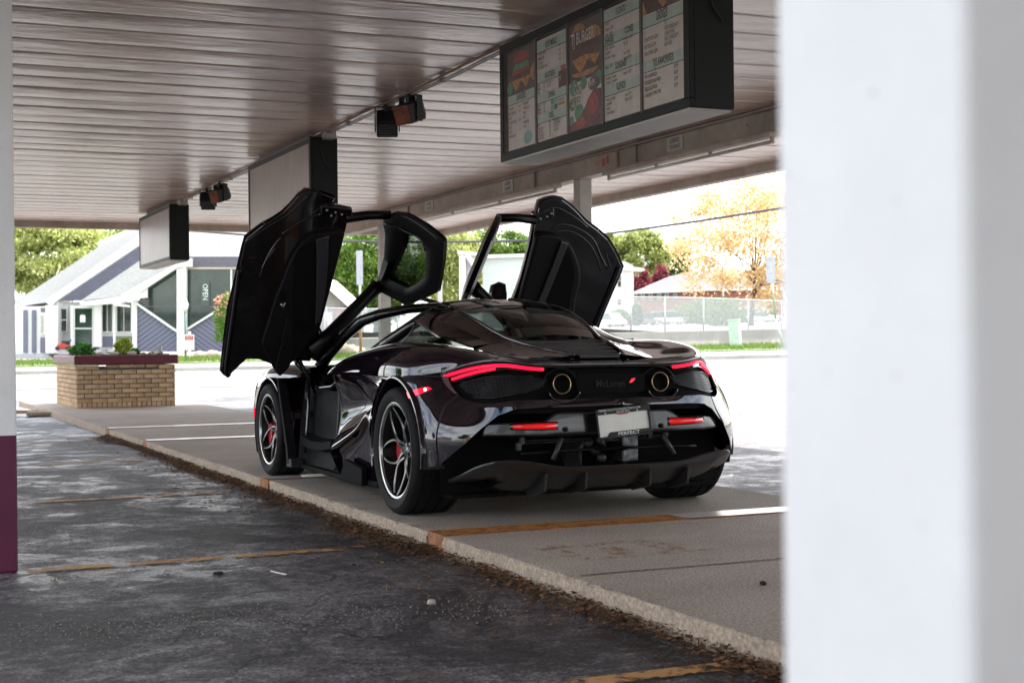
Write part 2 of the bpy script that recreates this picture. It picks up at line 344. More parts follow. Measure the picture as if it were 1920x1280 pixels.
RUST = pm('rusty_orange_steel', (.30, .13, .045), .7, var=.55, scale=14, bump=.2); WHITEP = pm('flaking_white_paint', (.72, .71, .68), .55, var=.12, scale=18, bump=.1)
RUSTW = worn_paint('white_paint_film', (.86, .85, .83), .33, .39, .22, scale=16)
ORP = worn_paint('orange_paint_film', (.52, .22, .05), .38, .5, scale=12)
for k, c in enumerate(CH):
    st = MB().box(-.004, 2.42, c - HW + .004, c + HW - .004, -.12, .004).build('steel_strip', RUST, walk, bevel=.006)
    if k in (1,):
        MB().grid([[(b, a, .006) for b in np.linspace(.01, 1.55, 9)] for a in (c - .098, c + .098)]).build('orange_paint', ORP, st)
        MB().grid([[(b, a, .0075) for b in np.linspace(1.35, 2.41, 7)] for a in (c - .1, c + .1)]).build('white_paint', RUSTW, st)
    else:
        MB().grid([[(b, a, .0075) for b in np.linspace(.01, 2.41, 12)] for a in (c - .1, c + .1)]).build('white_paint', RUSTW, st)
# faint stencil left on the slab, and its tar joint lines
FAD = worn_paint('faded_orange_stencil', (.42, .20, .06), .50, .62, scale=14)
mb = MB()
for (b0, b1, a0, a1) in [(.28, .78, -.62, -.55), (.2, .30, -.9, -.55), (.42, .55, -.9, -.58), (.68, .8, -.92, -.60), (.25, .85, -1.02, -.93)]: mb.grid([[(b, a, .004) for b in np.linspace(b0, b1, 4)] for a in (a0, a1)])
for (b0, b1, a0, a1) in [(.2, .8, 2.0, 2.07), (.25, .85, 1.6, 1.68)]: mb.grid([[(b, a, .004) for b in np.linspace(b0, b1, 4)] for a in (a0, a1)])
mb.build('faded_stencil', FAD, walk)
JT = pm('dark_joint', (.06, .05, .045), .8)
for a in (-1.35, 1.75, 5.7): MB().grid([[(b, a + .004 * math.sin(b * 7), .003) for b in np.linspace(.05, 2.41, 18)], [(b, a + .014 + .004 * math.sin(b * 7), .003) for b in np.linspace(.05, 2.41, 18)]]).build('joint', JT, walk)
# painted bay lines on the asphalt
BAY = worn_paint('worn_orange_line_paint', (.62, .33, .12), .44, .52, scale=9)
for a, b0, b1 in [(.44, -1.86, -.25), (3.5, -3.6, -.3), (6.72, -4, -.12), (-2.62, -1.6, -.05), (-5.7, -4, -.1), (9.8, -4, -.1)]:
    tag(MB().grid([[(b, a + w, -.085) for b in np.linspace(b0, b1, 24)] for w in (-.05, .05)]).build('bay_line', BAY, frame=LOT), kind='structure')
# leaf litter caught against the kerb
LIT = leafmat('leaf_litter', (.014, .010, .007), (.34, .19, .10), .1)
def litter():
    V = []; Fs = []
    for k in range(26000):
        a = random.uniform(-3.6, 10.4); dens = .5 + .5 * math.sin(a * 2.1) * math.sin(a * .77 + 1)
        if random.random() > .42 + .9 * dens + .25 * math.sin(a * 6.3): continue
        b = -abs(random.gauss(0, .035 + .075 * dens)) - .002
        if random.random() < .05: b -= random.random() * .5
        z = -.088 + max(0, .035 + b * .25) * random.random(); s = random.uniform(.003, .015); q = random.random() * 6.28; tw = random.random() < .3
        ex = np.array([math.cos(q), math.sin(q), random.uniform(-.4, .4)]) * (s * 3.4 if tw else s); ey = np.array([-math.sin(q), math.cos(q), random.uniform(-.5, .5)]) * (s * .16 if tw else s * .6)
        c = np.array([b, a, z + .004]); o = len(V); V += [c - ex, c + ey, c + ex, c - ey]; Fs.append((o, o + 1, o + 2, o + 3))
    for k in range(420):
        a = random.uniform(2.3, 4.3); b = -random.uniform(.1, 1.2) * random.random(); o = len(V); q = random.random() * 6.28; s = random.uniform(.01, .03)
        ex = np.array([math.cos(q), math.sin(q), .1]) * s; ey = np.array([-math.sin(q), math.cos(q), .2]) * s * .4; c = np.array([b, a + b * .1, -.08]); V += [c - ex, c + ey, c + ex, c - ey]; Fs.append((o, o + 1, o + 2, o + 3))
    return MB().add(V, Fs)
tag(litter().build('leaf_litter', LIT, frame=LOT), 'brown dead leaves and twigs swept along the foot of the kerb', 'leaf litter', kind='stuff')
STN = pm('pebble', (.30, .28, .25), .8, var=.4, scale=20)
def rock(r, seed, flat=.7):
    rr = np.random.RandomState(seed); G = []
    for i in range(8):
        t = math.pi * i / 7; G.append([tuple(np.array([math.sin(t) * math.cos(p), math.sin(t) * math.sin(p), math.cos(t) * flat]) * r * (1 + .16 * math.sin(3 * p + seed) * math.sin(t) + .10 * math.sin(5 * t + 2 * p + seed * 2))) for p in np.linspace(0, 2 * math.pi, 13)])
    return MB().grid(G)
V = MB()
for k in range(2600):
    b = random.uniform(-3.8, -.25); a = random.gauss(-1.45 - .22 * b, .16) if k % 3 else random.gauss(1.75 - .1 * b, .3); r = random.uniform(.0015, .0055)
    o = rock(r, k % 9); V.add([(x + b, y + a, z - .0885) for x, y, z in [o.v[i] for i in (0, 30, 33, 36, 39, 95)]], [(0, 1, 2), (0, 2, 3), (0, 3, 4), (0, 4, 1), (5, 2, 1), (5, 3, 2), (5, 4, 3), (5, 1, 4)])
tag(V.build('gravel', STN, frame=LOT), 'loose pale grit scattered over the worn asphalt', 'gravel', kind='stuff')
def atz(px, py, z): return Matrix.Translation(Vector(onz(px, py, z)))
tag(rock(.017, 2).build('stone', pm('pale_stone', (.45, .43, .36), .8), frame=atz(808, 1128, -.08), smooth=True), 'small pale stone lying alone on the asphalt near the kerb', 'stone')
tag(rock(.024, 5, .35).build('clod', pm('black_clod', (.012, .012, .012), .9), frame=atz(410, 1074, -.085), smooth=True), 'small black clod lying on the asphalt beside the orange line', 'clod')
tag(rock(.013, 6).build('clod', MATS['black_clod'], frame=atz(1431, 1093, .006), smooth=True), 'small black clod lying on the near walkway slab', 'clod')
q0, q1, q2 = onz(508, 1070, -.085), onz(520, 1073, -.085), onz(536, 1076, -.085)
tag(MB().tube([q0, q1, q2], .0028, 6).build('drinking_straw', pm('straw_plastic', (.8, .7, .68), .4)), 'bent pale drinking straw dropped on the asphalt', 'straw')
def weed(c0, n, r, seed):
    rr = random.Random(seed); V = []; Fs = []
    for k in range(n):
        q = rr.random() * 6.28; l = r * rr.uniform(.4, 1.1); w = l * .25; u = np.array([math.cos(q), math.sin(q), rr.uniform(.1, .8)]) * l; s = np.array([-math.sin(q), math.cos(q), 0]) * w
        o = len(V); c = np.array(c0) + np.array([rr.uniform(-1, 1) * r, rr.uniform(-1, 1) * r, 0]); V += [c, c + u * .5 + s, c + u, c + u * .5 - s]; Fs.append((o, o + 1, o + 2, o + 3))
    return MB().add(V, Fs)
WEED = leafmat('weed_leaves', (.04, .11, .015), (.10, .22, .03), .35)
for k, (px, py, r, lab) in enumerate([(100, 1090, .022, 'tiny green weed in the asphalt in front of the maroon post base'), (133, 1014, .018, 'tiny green seedling in the asphalt behind the near orange line'), (463, 962, .03, 'small green weed in the asphalt beside the leaf litter'), (190, 800, .07, 'green weed tuft at the kerb corner by the far white strip'), (1384, 778, .07, 'small bright weed in the asphalt right of the black car'), (1035, 1133, .02, 'small green weed at the foot of the kerb near the leaf litter')]):
    tag(weed(onz(px, py, -.088), 9, r, k).build('weed', WEED), lab, 'weed', 'weeds growing in the paving')

# ================================================================ THE CANOPY
canopy = empty('canopy', LOT, label='wide flat drive-in canopy with ribbed beige metal ceiling on square white posts', cat='canopy')
def ceil_mat():
    m, nt, b = nodes_of('painted_ceiling_metal'); L = nt.links.new; tc = nt.nodes.new('ShaderNodeTexCoord'); oi = nt.nodes.new('ShaderNodeObjectInfo')
    mp = nt.nodes.new('ShaderNodeMapping'); mp.inputs['Scale'].default_value = (.55, 1.6, 1); L(tc.outputs['Object'], mp.inputs[0])
    cb = nt.nodes.new('ShaderNodeVectorMath'); cb.operation = 'ADD'; L(mp.outputs[0], cb.inputs[0]); rv = nt.nodes.new('ShaderNodeVectorMath'); rv.operation = 'SCALE'; rv.inputs[0].default_value = (31, 17, 5); L(oi.outputs['Random'], rv.inputs['Scale']); L(rv.outputs[0], cb.inputs[1])
    n = noise_chain(nt, cb.outputs[0], 1.3, 5, .55, .3); g = noise_chain(nt, tc.outputs['Object'], 130, 3, .6)
    c = mixc(nt, ramp(nt, n, [(.3, 0), (.7, 1)]), (.68, .485, .40), (.80, .60, .50)); c = mixc(nt, .35, c, ramp(nt, g, [(.3, .6), (.7, 1.1)]), 'MULTIPLY'); ge = nt.nodes.new('ShaderNodeNewGeometry'); sm = noise_chain(nt, ge.outputs['Position'], .55, 6, .65, .8); c = mixc(nt, .85, c, ramp(nt, sm, [(.36, .52), (.5, .9), (.62, 1.08)]), 'MULTIPLY'); L(c, b.inputs['Base Color'])
    b.inputs['Roughness'].default_value = .25; b.inputs['Specular IOR Level'].default_value = .65
    bp = nt.nodes.new('ShaderNodeBump'); bp.inputs['Strength'].default_value = .6; bp.inputs['Distance'].default_value = .05; L(n, bp.inputs['Height'])
    b2 = nt.nodes.new('ShaderNodeBump'); b2.inputs['Strength'].default_value = .12; b2.inputs['Distance'].default_value = .004; L(g, b2.inputs['Height']); L(bp.outputs[0], b2.inputs['Normal']); L(b2.outputs[0], b.inputs['Normal'])
    return m
CEIL = ceil_mat(); PW = .4625
prof = [(0., .02), (.0, .004), (.004, 0.), (.05, -.0016), (.12, -.0045), (.2, -.006), (.28, -.0055), (.36, -.0034), (.42, -.0012), (PW - .008, 0.), (PW - .004, .004), (PW - .004, .02)]
pl = MB().grid([[(b, a, z) for a, z in prof] for b in np.linspace(-4.2, 6.9, 24)]); pme = None
for k in range(-58, 38):
    a = .7 + k * PW
    if a > 17.5: continue
    if pme is None: o = pl.build('ceiling_plank', CEIL, canopy, smooth=True); pme = o.data
    else: o = link('ceiling_plank', pme, canopy)
    o.location = (0, a, 2.95 + random.uniform(-.0012, .0012)); o.rotation_euler = (random.uniform(-.006, .006), 0, 0)
ROOFM = pm('roof_felt', (.2, .2, .2), .8); MB().box(-4.2, 6.9, -26.2, 17.7, 2.985, 3.3).build('roof_deck', ROOFM, canopy)  # unseen slab added to block light; rear length darkens near post and car
BEAMM = None
def beam_mat():
    m, nt, b = nodes_of('weathered_beam_paint'); L = nt.links.new; tc = nt.nodes.new('ShaderNodeTexCoord').outputs['Object']
    n = noise_chain(nt, tc, 2.2, 8, .7, .4); n2 = noise_chain(nt, tc, 9, 9, .8, .5)
    c = mixc(nt, ramp(nt, n, [(.35, 0), (.65, 1)]), (.36, .30, .25), (.58, .50, .42)); c = mixc(nt, ramp(nt, n2, [(.62, 0), (.67, 1)]), c, (.20, .08, .03)); c = mixc(nt, ramp(nt, n2, [(.30, 1), (.36, 0)]), c, (.16, .13, .11)); L(c, b.inputs['Base Color']); b.inputs['Roughness'].default_value = .6
    return m
BEAMM = beam_mat()
for b in (4.74, -2.0):
    mb = MB(); a0, a1 = -26, 17.4
    mb.box(b - .012, b + .012, a0, a1, 2.732, 2.928); mb.box(b - .085, b + .085, a0, a1, 2.715, 2.735); mb.box(b - .085, b + .085, a0, a1, 2.925, 2.938)
    mb.build('beam', BEAMM, canopy)
for a in (9.0, 6.95, 6.55, 13.35): MB().box(4.70, 4.728, a, a + .03, 2.736, 2.924).build('beam_plate', BEAMM, canopy, bevel=.003)
mb = MB(); mb.box(-4.34, 7.04, 17.7, 17.84, 2.84, 3.36); mb.build('fascia', BEAMM, canopy, bevel=.01)
MB().box(6.9, 7.04, -26.2, 17.7, 2.84, 3.36).build('fascia', BEAMM, canopy, bevel=.01); MB().box(-4.34, -4.2, -26.2, 17.7, 2.84, 3.36).build('fascia', BEAMM, canopy, bevel=.01)
def post_mat(zc):
    m, nt, b = nodes_of('post_paint'); L = nt.links.new; tc = nt.nodes.new('ShaderNodeTexCoord').outputs['Object']; sp = nt.nodes.new('ShaderNodeSeparateXYZ'); L(tc, sp.inputs[0])
    n = noise_chain(nt, tc, 3, 7, .7); n2 = noise_chain(nt, tc, 45, 6, .75)
    w = mixc(nt, ramp(nt, n, [(.3, 0), (.7, 1)]), (.76, .76, .75), (.86, .86, .85)); w = mixc(nt, ramp(nt, n2, [(.66, 0), (.70, .8)]), w, (.3, .29, .27))
    mr = mixc(nt, ramp(nt, n, [(.3, 0), (.7, 1)]), (.075, .002, .030), (.11, .004, .045))
    st = nt.nodes.new('ShaderNodeMath'); st.operation = 'GREATER_THAN'; L(sp.outputs[2], st.inputs[0]); st.inputs[1].default_value = zc
    L(mixc(nt, st.outputs[0], mr, w), b.inputs['Base Color']); b.inputs['Roughness'].default_value = .42
    bp = nt.nodes.new('ShaderNodeBump'); bp.inputs['Strength'].default_value = .2; bp.inputs['Distance'].default_value = .004; L(n2, bp.inputs['Height']); L(bp.outputs[0], b.inputs['Normal'])
    return m
POST = post_mat(.53); GPOST = pm('dull_post_paint', (.42, .39, .35), .55, var=.25, scale=4)
S6 = .152
for b0, a0, z0, mt, lab in [(-2.07, -5.948, -.09, POST, 'white square post close to the camera, out of focus'), (-2.05, .454, -.09, POST, 'white square post with a maroon painted base at the left edge'), (-2.05, 6.85, -.09, POST, None), (-2.05, 13.2, -.09, POST, None),
                          (4.664, 7.75, -.09, GPOST, 'dull beige post under the beam behind the open right door'), (4.664, 14.45, -.09, GPOST, 'dull beige post seen through the open left door'), (4.664, 1.05, -.09, GPOST, None), (4.664, -5.6, -.09, GPOST, None), (4.664, -12.3, -.09, GPOST, None), (-2.05, -12.3, -.09, POST, None), (4.664, -19, -.09, GPOST, None), (-2.05, -19, -.09, POST, None)]:
    o = MB().box(b0, b0 + S6, a0, a0 + S6, z0, 2.715).build('post', mt, canopy, bevel=.008, seg=3)
    if lab: o['label'] = lab
RED = pm('orange_red_tape', (.55, .06, .02), .6)
MB().box(4.725, 4.7275, 7.28, 7.33, 2.80, 2.88).build('tape_scrap', RED, canopy); MB().box(4.725, 4.7275, 7.18, 7.23, 2.82, 2.90).build('tape_scrap', RED, canopy)

# ---- signs and strip lights on the beam
SIGNW = pm('sign_white', (.62, .60, .55), .5, var=.1, scale=30); INK = pm('black_ink', (.02, .02, .02), .6)
for k, (a, lab) in enumerate([(5.79, 'small white LIGHTS FOR SERVICE sign on the beam nearest the camera'), (9.81, 'small white LIGHTS FOR SERVICE sign on the beam above the roof of the car'), (12.52, 'small white LIGHTS FOR SERVICE sign, farthest along the beam')]):
    r = empty('service_sign', LOT @ Matrix.Translation((4.722, a, 2.85)), label=lab, cat='sign', group='service signs along the beam')
    MB().box(-.004, 0, -.15, .15, -.07, .07).build('plate', SIGNW, r, bevel=.002)
    mb = MB(); put_text(mb, 'LIGHTS', .058, (-.0065, 0, .008), (0, -1, 0), (0, 0, 1), .95, 'CENTER', .01); put_text(mb, 'FOR SERVICE', .05, (-.0065, 0, -.05), (0, -1, 0), (0, 0, 1), .68, 'CENTER', .01)
    mb.build('lettering', INK, r)
TUBE = pm('unlit_tube_glass', (.62, .56, .50), .25, var=.05); HOUS = BEAMM
for a0, a1, lab in [(4.0, 7.1, 'long unlit fluorescent strip light with rusty housing under the near end of the beam'), (8.3, 13.1, 'long unlit fluorescent strip light under the far end of the beam')]:
    r = empty('strip_light', LOT, label=lab, cat='strip light', group='strip lights under the beam')
    MB().box(4.60, 4.72, a0, a1, 2.672, 2.7145).build('housing', HOUS, r, bevel=.006)
    MB().tube([(4.66, a0 + .08, 2.635), (4.66, a1 - .08, 2.635)], .017, 10).build('tube', TUBE, r, smooth=True)
    for a in np.linspace(a0 + .05, a1 - .05, 4): MB().box(4.645, 4.675, a - .015, a + .015, 2.62, 2.673).build('tube_holder', HOUS, r, bevel=.003)
# ---- conduit with boxes, cable
GALV = pm('galvanised_conduit', (.33, .31, .29), .45, metal=.5, var=.3, scale=10); RUSTC = pm('rusty_conduit', (.26, .14, .085), .6, var=.4, scale=12)
cd = empty('conduit', LOT, label='thin rusty electrical conduit running along the ceiling between the menu boards', cat='conduit')
MB().tube([(1.5, a, 2.918 + .006 * math.sin(a * 3)) for a in np.linspace(-3, 14, 80)], .015, 8).build('pipe', GALV, cd, smooth=True)
MB().tube([(1.455, a, 2.928 + .006 * math.sin(a * 2.3 + 1)) for a in np.linspace(-3, 14, 80)], .01, 6).build('cable', RUSTC, cd, smooth=True)
for a in (6.72, 13.55, .9): MB().box(1.45, 1.56, a - .06, a + .06, 2.86, 2.935).build('junction_box', GALV, cd, bevel=.008)
for a in np.linspace(-2, 13, 14): MB().box(1.478, 1.522, a - .015, a + .015, 2.899, 2.94).build('clip', GALV, cd)

# ---- flood lights
BLK = pm('black_powder_coat', (.012, .012, .013), .5, var=.4, scale=20, bump=.1); RUSTF = pm('rusted_face', (.20, .06, .03), .8, var=.6, scale=16, bump=.3); GRILL = pm('grille_grey', (.09, .09, .09), .5)
def flood(b, a, yaw, tilt, rusty, lab):
    r = empty('flood_light', LOT @ Matrix.Translation((b, a, 2.93)), label=lab, cat='flood light', group='flood lights hung from the conduit')
    dn = -.15; R = Matrix.Rotation(yaw, 4, 'Z') @ Matrix.Rotation(tilt, 4, 'X'); T = Matrix.Translation((0, 0, dn))
    mb = MB(); mb.box(-.012, .012, -.03, .03, -.06, .02)
    yk = MB().box(-.105, -.095, -.03, .03, -.08, .13); yk.box(.095, .105, -.03, .03, -.08, .13); yk.box(-.105, .105, -.03, .03, .12, .13); yk.xf(T @ Matrix.Rotation(yaw, 4, 'Z')); mb.box(-.03, .03, -.03, .03, -.09, .02); mb.add(yk.v, yk.f); mb.build('bracket', BLK, r)
    h = MB().loft([[(-.09, -.10, -.08), (.09, -.10, -.08), (.09, -.10, .08), (-.09, -.10, .08)], [(-.09, .06, -.08), (.09, .06, -.08), (.09, .06, .08), (-.09, .06, .08)], [(-.06, .11, -.05), (.06, .11, -.05), (.06, .11, .05), (-.06, .11, .05)]]); h.xf(T @ R)
    h.build('housing', BLK, r, bevel=.01)
    fb = MB().box(-.084, .084, -.108, -.1005, -.074, .074).xf(T @ R); fb.build('face_plate', RUSTF if rusty else BLK, r, bevel=.003)
    if not rusty:
        for k in range(5):
            q = MB().box(-.07, .07, -.115, -.1085, -.058 + k * .026, -.048 + k * .026).xf(T @ R); q.build('grille_bar', GRILL, r)
    MB().tube([(.02, .02, 0), (.09, .06, -.05), (.10, .09, -.12), (.06, .1, -.2)], .005, 6).build('wire', RUSTC, r)
flood(1.5, 5.05, -.35, .8, False, 'black flood light with a louvred face, left one of the near pair'); flood(1.5, 4.48, -1.15, .35, True, 'black flood light with a rusted face, right one of the near pair')
flood(1.5, 11.95, -.35, .8, False, 'black flood light with a louvred face, left one of the far pair'); flood(1.5, 11.25, -1.15, .35, True, 'black flood light with a rusted face, right one of the far pair')

# ---- menu boards
CASE = pm('board_case_black', (.0045, .0065, .0062), .55, var=.3, scale=8, spec=.3); CASEB = pm('board_underside_white', (.5, .47, .43), .5, var=.15, scale=4)
CREAM = pm('menu_cream', (.66, .61, .54), .5, var=.06, scale=20); MINT = pm('menu_mint', (.44, .56, .48), .5, var=.1, scale=20); BROWN = pm('menu_dark_brown', (.055, .035, .022), .5, var=.8, scale=14)
MRED = pm('menu_red', (.36, .035, .025), .5, var=.7, scale=34); MORG = pm('menu_orange', (.50, .21, .05), .5, var=.7, scale=40); MGRN = pm('menu_green', (.06, .28, .13), .5, var=.25, scale=16); MMAR = pm('menu_maroon', (.13, .018, .03), .5, var=.8, scale=22)
BUN = pm('menu_bun', (.42, .20, .075), .5, var=.6, scale=30); PATTY = pm('menu_patty', (.09, .035, .02), .6, var=.8, scale=60); TEXTM = pm('menu_text', (.05, .028, .024), .6); TXW = pm('menu_white_text', (.66, .63, .57), .5); TEAL = pm('menu_teal', (.20, .42, .38), .5)
PANE = glassmat('board_pane', (.93, .92, .92), 1.5, .06); GREYM = pm('board_mullion', (.05, .05, .055), .4)
def paint_glare(nm='painted_glare_pane', lo=.62, hi=.80):  # pale diffuse film painted over a pane as reflection glare
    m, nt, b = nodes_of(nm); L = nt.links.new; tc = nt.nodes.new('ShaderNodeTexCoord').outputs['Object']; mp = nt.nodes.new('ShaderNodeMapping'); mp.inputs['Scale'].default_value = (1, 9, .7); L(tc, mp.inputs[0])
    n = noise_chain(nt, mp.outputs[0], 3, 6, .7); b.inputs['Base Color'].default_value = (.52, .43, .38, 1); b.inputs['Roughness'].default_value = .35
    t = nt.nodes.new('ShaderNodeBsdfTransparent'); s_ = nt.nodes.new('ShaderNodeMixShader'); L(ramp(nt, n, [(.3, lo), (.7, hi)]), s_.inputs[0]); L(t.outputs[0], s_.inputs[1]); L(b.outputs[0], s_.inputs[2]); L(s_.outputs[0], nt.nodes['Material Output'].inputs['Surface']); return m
GLARE = paint_glare(); FAINT_GLARE = paint_glare('hazy_pane', .10, .26)
LB, ZB, TBd = 2.42, .78, .27
def menu_board(a0, lab):
    """local: x = depth into the board, y = -along (reader's right), z up; origin at bottom left of the face"""
    r = empty('menu_board', LOT @ Matrix.Translation((1.35, a0 + LB, 2.11)) @ Matrix.Scale(1, 4), label=lab, cat='menu board', group='menu boards hung under the canopy')
    Y = lambda u: -u
    mb = MB(); mb.box(.03, TBd, 0, -LB, .012, ZB); mb.build('case', CASE, r, bevel=.004)
    MB().box(.01, TBd - .01, -.02, -LB + .02, 0, .0115).build('underside', CASEB, r)
    for (u0, u1, z0, z1) in [(0, LB, .0125, .06), (0, LB, ZB - .05, ZB), (0, .05, .06, ZB - .05), (LB - .06, LB, .06, ZB - .05)]: MB().box(0, .0295, Y(u0), Y(u1), z0, z1).build('frame_bar', CASE, r, bevel=.004)
    for u in (.4, 1.2, 2.0): MB().box(.10, .16, Y(u) - .05, Y(u) + .05, ZB, ZB + .06).build('hanger', CASE, r)
    MB().box(.09, .15, Y(.15), Y(LB - .35), ZB + .02, ZB + .05).build('hanger_rail', CASEB, r)
    w0, gap = .425, .028; x0 = .0285
    for k in range(5):
        u0 = .09 + k * (w0 + gap); u1 = u0 + w0; z0, z1 = .075, ZB - .07
        P = MB().box(.022, .0288, Y(u0), Y(u1), z0, z1).build('menu_panel', CREAM, r)
        def rect(ua, ub, za, zb, mat, name, lift):
            return MB().box(.0219 - lift - .0006, .0219 - lift, Y(u0 + ua * w0), Y(u0 + ub * w0), z0 + za * (z1 - z0), z0 + zb * (z1 - z0)).build(name, mat, P)
        Hh = z1 - z0
        def poly(pts, mat, name, lift):
            return MB().prism([(.0219 - lift, Y(u0 + p[0] * w0), z0 + p[1] * Hh) for p in pts], (-.0006, 0, 0)).build(name, mat, P)
        T = MB(); TW = MB()
        def tx(s, u, z, size, sx=.62, al='LEFT', mbx=None, bold=.008): put_text(T if mbx is None else mbx, s, size, (.0175, Y(u0 + u * w0), z0 + z * Hh), (0, -1, 0), (0, 0, 1), sx, al, bold)
        def head(s, z, u=.5, sz=.06): rect(0, 1, z - .02, z + .075, MINT, 'header_band', .0005); rect(0, 1, z - .028, z - .021, BROWN, 'rule', .0005); tx(s, u, z, sz, .55, 'CENTER', None, .012)
        def ell(cx, cy, rx, ry, a0=0, a1=2 * math.pi, n=16): return [(cx + rx * math.cos(a0 + (a1 - a0) * i / n), cy + ry * math.sin(a0 + (a1 - a0) * i / n)) for i in range(n + (0 if a1 - a0 > 6 else 1))]
        if k == 0:
            rect(0, 1, .56, 1, BROWN, 'picture', .0005)
            poly(ell(.5, .88, .30, .10, 0, math.pi), MRED, 'picture', .0012); poly([(.2, .80), (.8, .80), (.75, .86), (.25, .86)], MGRN, 'picture', .0012); poly([(.15, .76), (.85, .76), (.8, .80), (.2, .80)], MRED, 'picture', .0012)
            poly([(.2, .71), (.8, .71), (.8, .755), (.2, .755)], PATTY, 'picture', .0012); poly([(.15, .705), (.85, .705), (.68, .60), (.5, .68), (.3, .58)], MORG, 'picture', .0012); poly(ell(.95, .72, .12, .09), BUN, 'picture', .001); poly(ell(.08, .64, .1, .07), MGRN, 'picture', .001)
            head('BURGERS', .49)
            for j, (s, pz) in enumerate([('TJ BURGER', '4.99'), ('SINGLE BURGER', '4.29'), ('BASKET', ''), ('DOUBLE BURGER', '5.99'), ('BASKET', ''), ('CHEESE', '.75'), ('CHEESEBURGER', '')]):
                tx(s, .03, .41 - j * .047, .026, .6); tx(pz, .42, .41 - j * .047, .026, .6); tx(['WITH CHEESE', 'DOUBLE BACON', 'CHEESE', 'BACON', 'CHEESEBURGER', 'DELUXE', ''][j], .56, .42 - j * .047, .024, .55)
            poly(ell(.72, .085, .15, .07), TEAL, 'badge', .0008)
        elif k == 1:
            head("KID'S MEALS", .90, .5, .055); [tx(s, .04, .845 - j * .045, .026, .6) or tx('4.99', .75, .855 - j * .045, .026, .6) for j, s in enumerate(["CHICKEN STRIPS", 'HAMBURGER', 'HOT DOG', 'WITH FRIES & DRINK'])]
            head('ROOT BEER', .60, .45, .05); rect(.72, .98, .46, .62, PATTY, 'picture', .001); rect(.80, .95, .62, .665, MRED, 'picture', .001); tx("TJ'S", .75, .53, .035, .6, 'LEFT', TW)
            for j in range(3): tx(['Small', 'Medium', 'Large'][j], .03, .54 - j * .035, .026, .55); tx(['1.49', '1.79', '2.09'][j], .22, .54 - j * .035, .026, .55); tx(['Half Gallon 3.49', 'Gallon 5.99', ''][j], .36, .54 - j * .035, .022, .55)
            head('DRINKS', .40, .5, .05)
            for j in range(3): tx(['Small', 'Medium', 'Large'][j], .03, .34 - j * .035, .026, .55); tx(['1.29', '1.59', '1.89'][j], .22, .34 - j * .035, .026, .55)
            for i in range(2):
                for j in range(2): rect(.46 + i * .115, .56 + i * .115, .27 + j * .055, .318 + j * .055, [TEAL, MGRN, GREYM, TEAL][i * 2 + j], 'picture', .001)
            rect(.70, .92, .29, .32, MORG, 'picture', .001); rect(.68, .90, .33, .36, TEAL, 'picture', .001)
            head('SIDES', .20, .48, .05)
            for j, s in enumerate(['FRIES', 'CHEESE FRIES', 'CHILI FRIES', 'ONION RINGS', 'MUSHROOMS']): tx(s, .03, .145 - j * .033, .024, .55); tx('2.49', .40, .15 - j * .033, .024, .55); tx(['MOZZARELLA', 'CHICKEN STRIPS', 'TATER TOTS', 'CORN DOG', ''][j], .55, .155 - j * .033, .022, .55)
        elif k == 2:
            rect(0, 1, .45, 1, BROWN, 'picture', .0005); rect(0, 1, 0, .45, CREAM, 'picture', .0005)
            poly(ell(.3, .92, .2, .07, 0, math.pi), BUN, 'picture', .001); poly(ell(.72, .80, .27, .12, 0, math.pi), BUN, 'picture', .001); poly(ell(.45, .72, .35, .10), PATTY, 'picture', .001); poly([(.1, .66), (.5, .68), (.95, .64), (.8, .56), (.6, .63), (.35, .52), (.2, .60)], MORG, 'picture', .0016); poly(ell(.5, .53, .4, .05, math.pi, 2 * math.pi), BUN, 'picture', .0012)
            tx('TJ BURGER', .08, .80, .10, .62, 'LEFT', TW, .02)
            for (cx, cy, rx) in [(.15, .40, .13), (.45, .42, .1), (.9, .42, .12), (.1, .25, .1), (.3, .16, .14), (.06, .1, .08)]: poly(ell(cx, cy, rx, rx * .6), MGRN, 'picture', .0009)
            poly([(0, 0), (0, .06), (.3, .10), (.5, .20), (.6, .27), (.75, .33), (1, .32), (1, 0)], MMAR, 'picture', .0014); poly(ell(.72, .20, .16, .10), MRED, 'picture', .0018); poly(ell(.35, .06, .15, .05), MRED, 'picture', .0018)
            poly(ell(.76, .385, .17, .065), GREYM, 'badge', .0016); tx('$4.99', .62, .365, .055, .6, 'LEFT', TW, .01); tx('COD', .14, .335, .085, .62, 'LEFT', TW, .03); tx('BITES', .08, .225, .085, .62, 'LEFT', TW, .03); tx('COD', .13, .33, .085, .62, 'LEFT', None, .0); tx('BITES', .07, .22, .085, .62, 'LEFT', None, .0)
        elif k == 3:
            head('FLOATS', .915, .48, .055)
            for j, s in enumerate(['FLOAT', 'Regular   $2.99', 'Large   $3.59']): tx(s, .06, .855 - j * .05, .028, .55)
            head('', .70); tx('SHAKES', .04, .69, .055, .55, 'LEFT', None, .012); tx('CONES', .60, .715, .055, .55, 'LEFT', None, .012)
            for j, s in enumerate(['Vanilla - Chocolate', 'Strawberry', 'Root Beer - Orange', '', 'Regular   $3.59']): tx(s, .04, .635 - j * .042, .027, .55)
            for j, s in enumerate(['Soft Serve  $2.09', 'Dip $.50', '', 'Kids  $1.00', 'Regular  $2.49']): tx(s, .56, .66 - j * .042, .027, .55)
            head('SUNDAES', .435, .48, .055); tx('Hot Fudge - Caramel', .05, .365, .027, .55); tx('Chocolate - Strawberry', .05, .325, .027, .55); tx('Regular   $3.99', .55, .36, .027, .55)
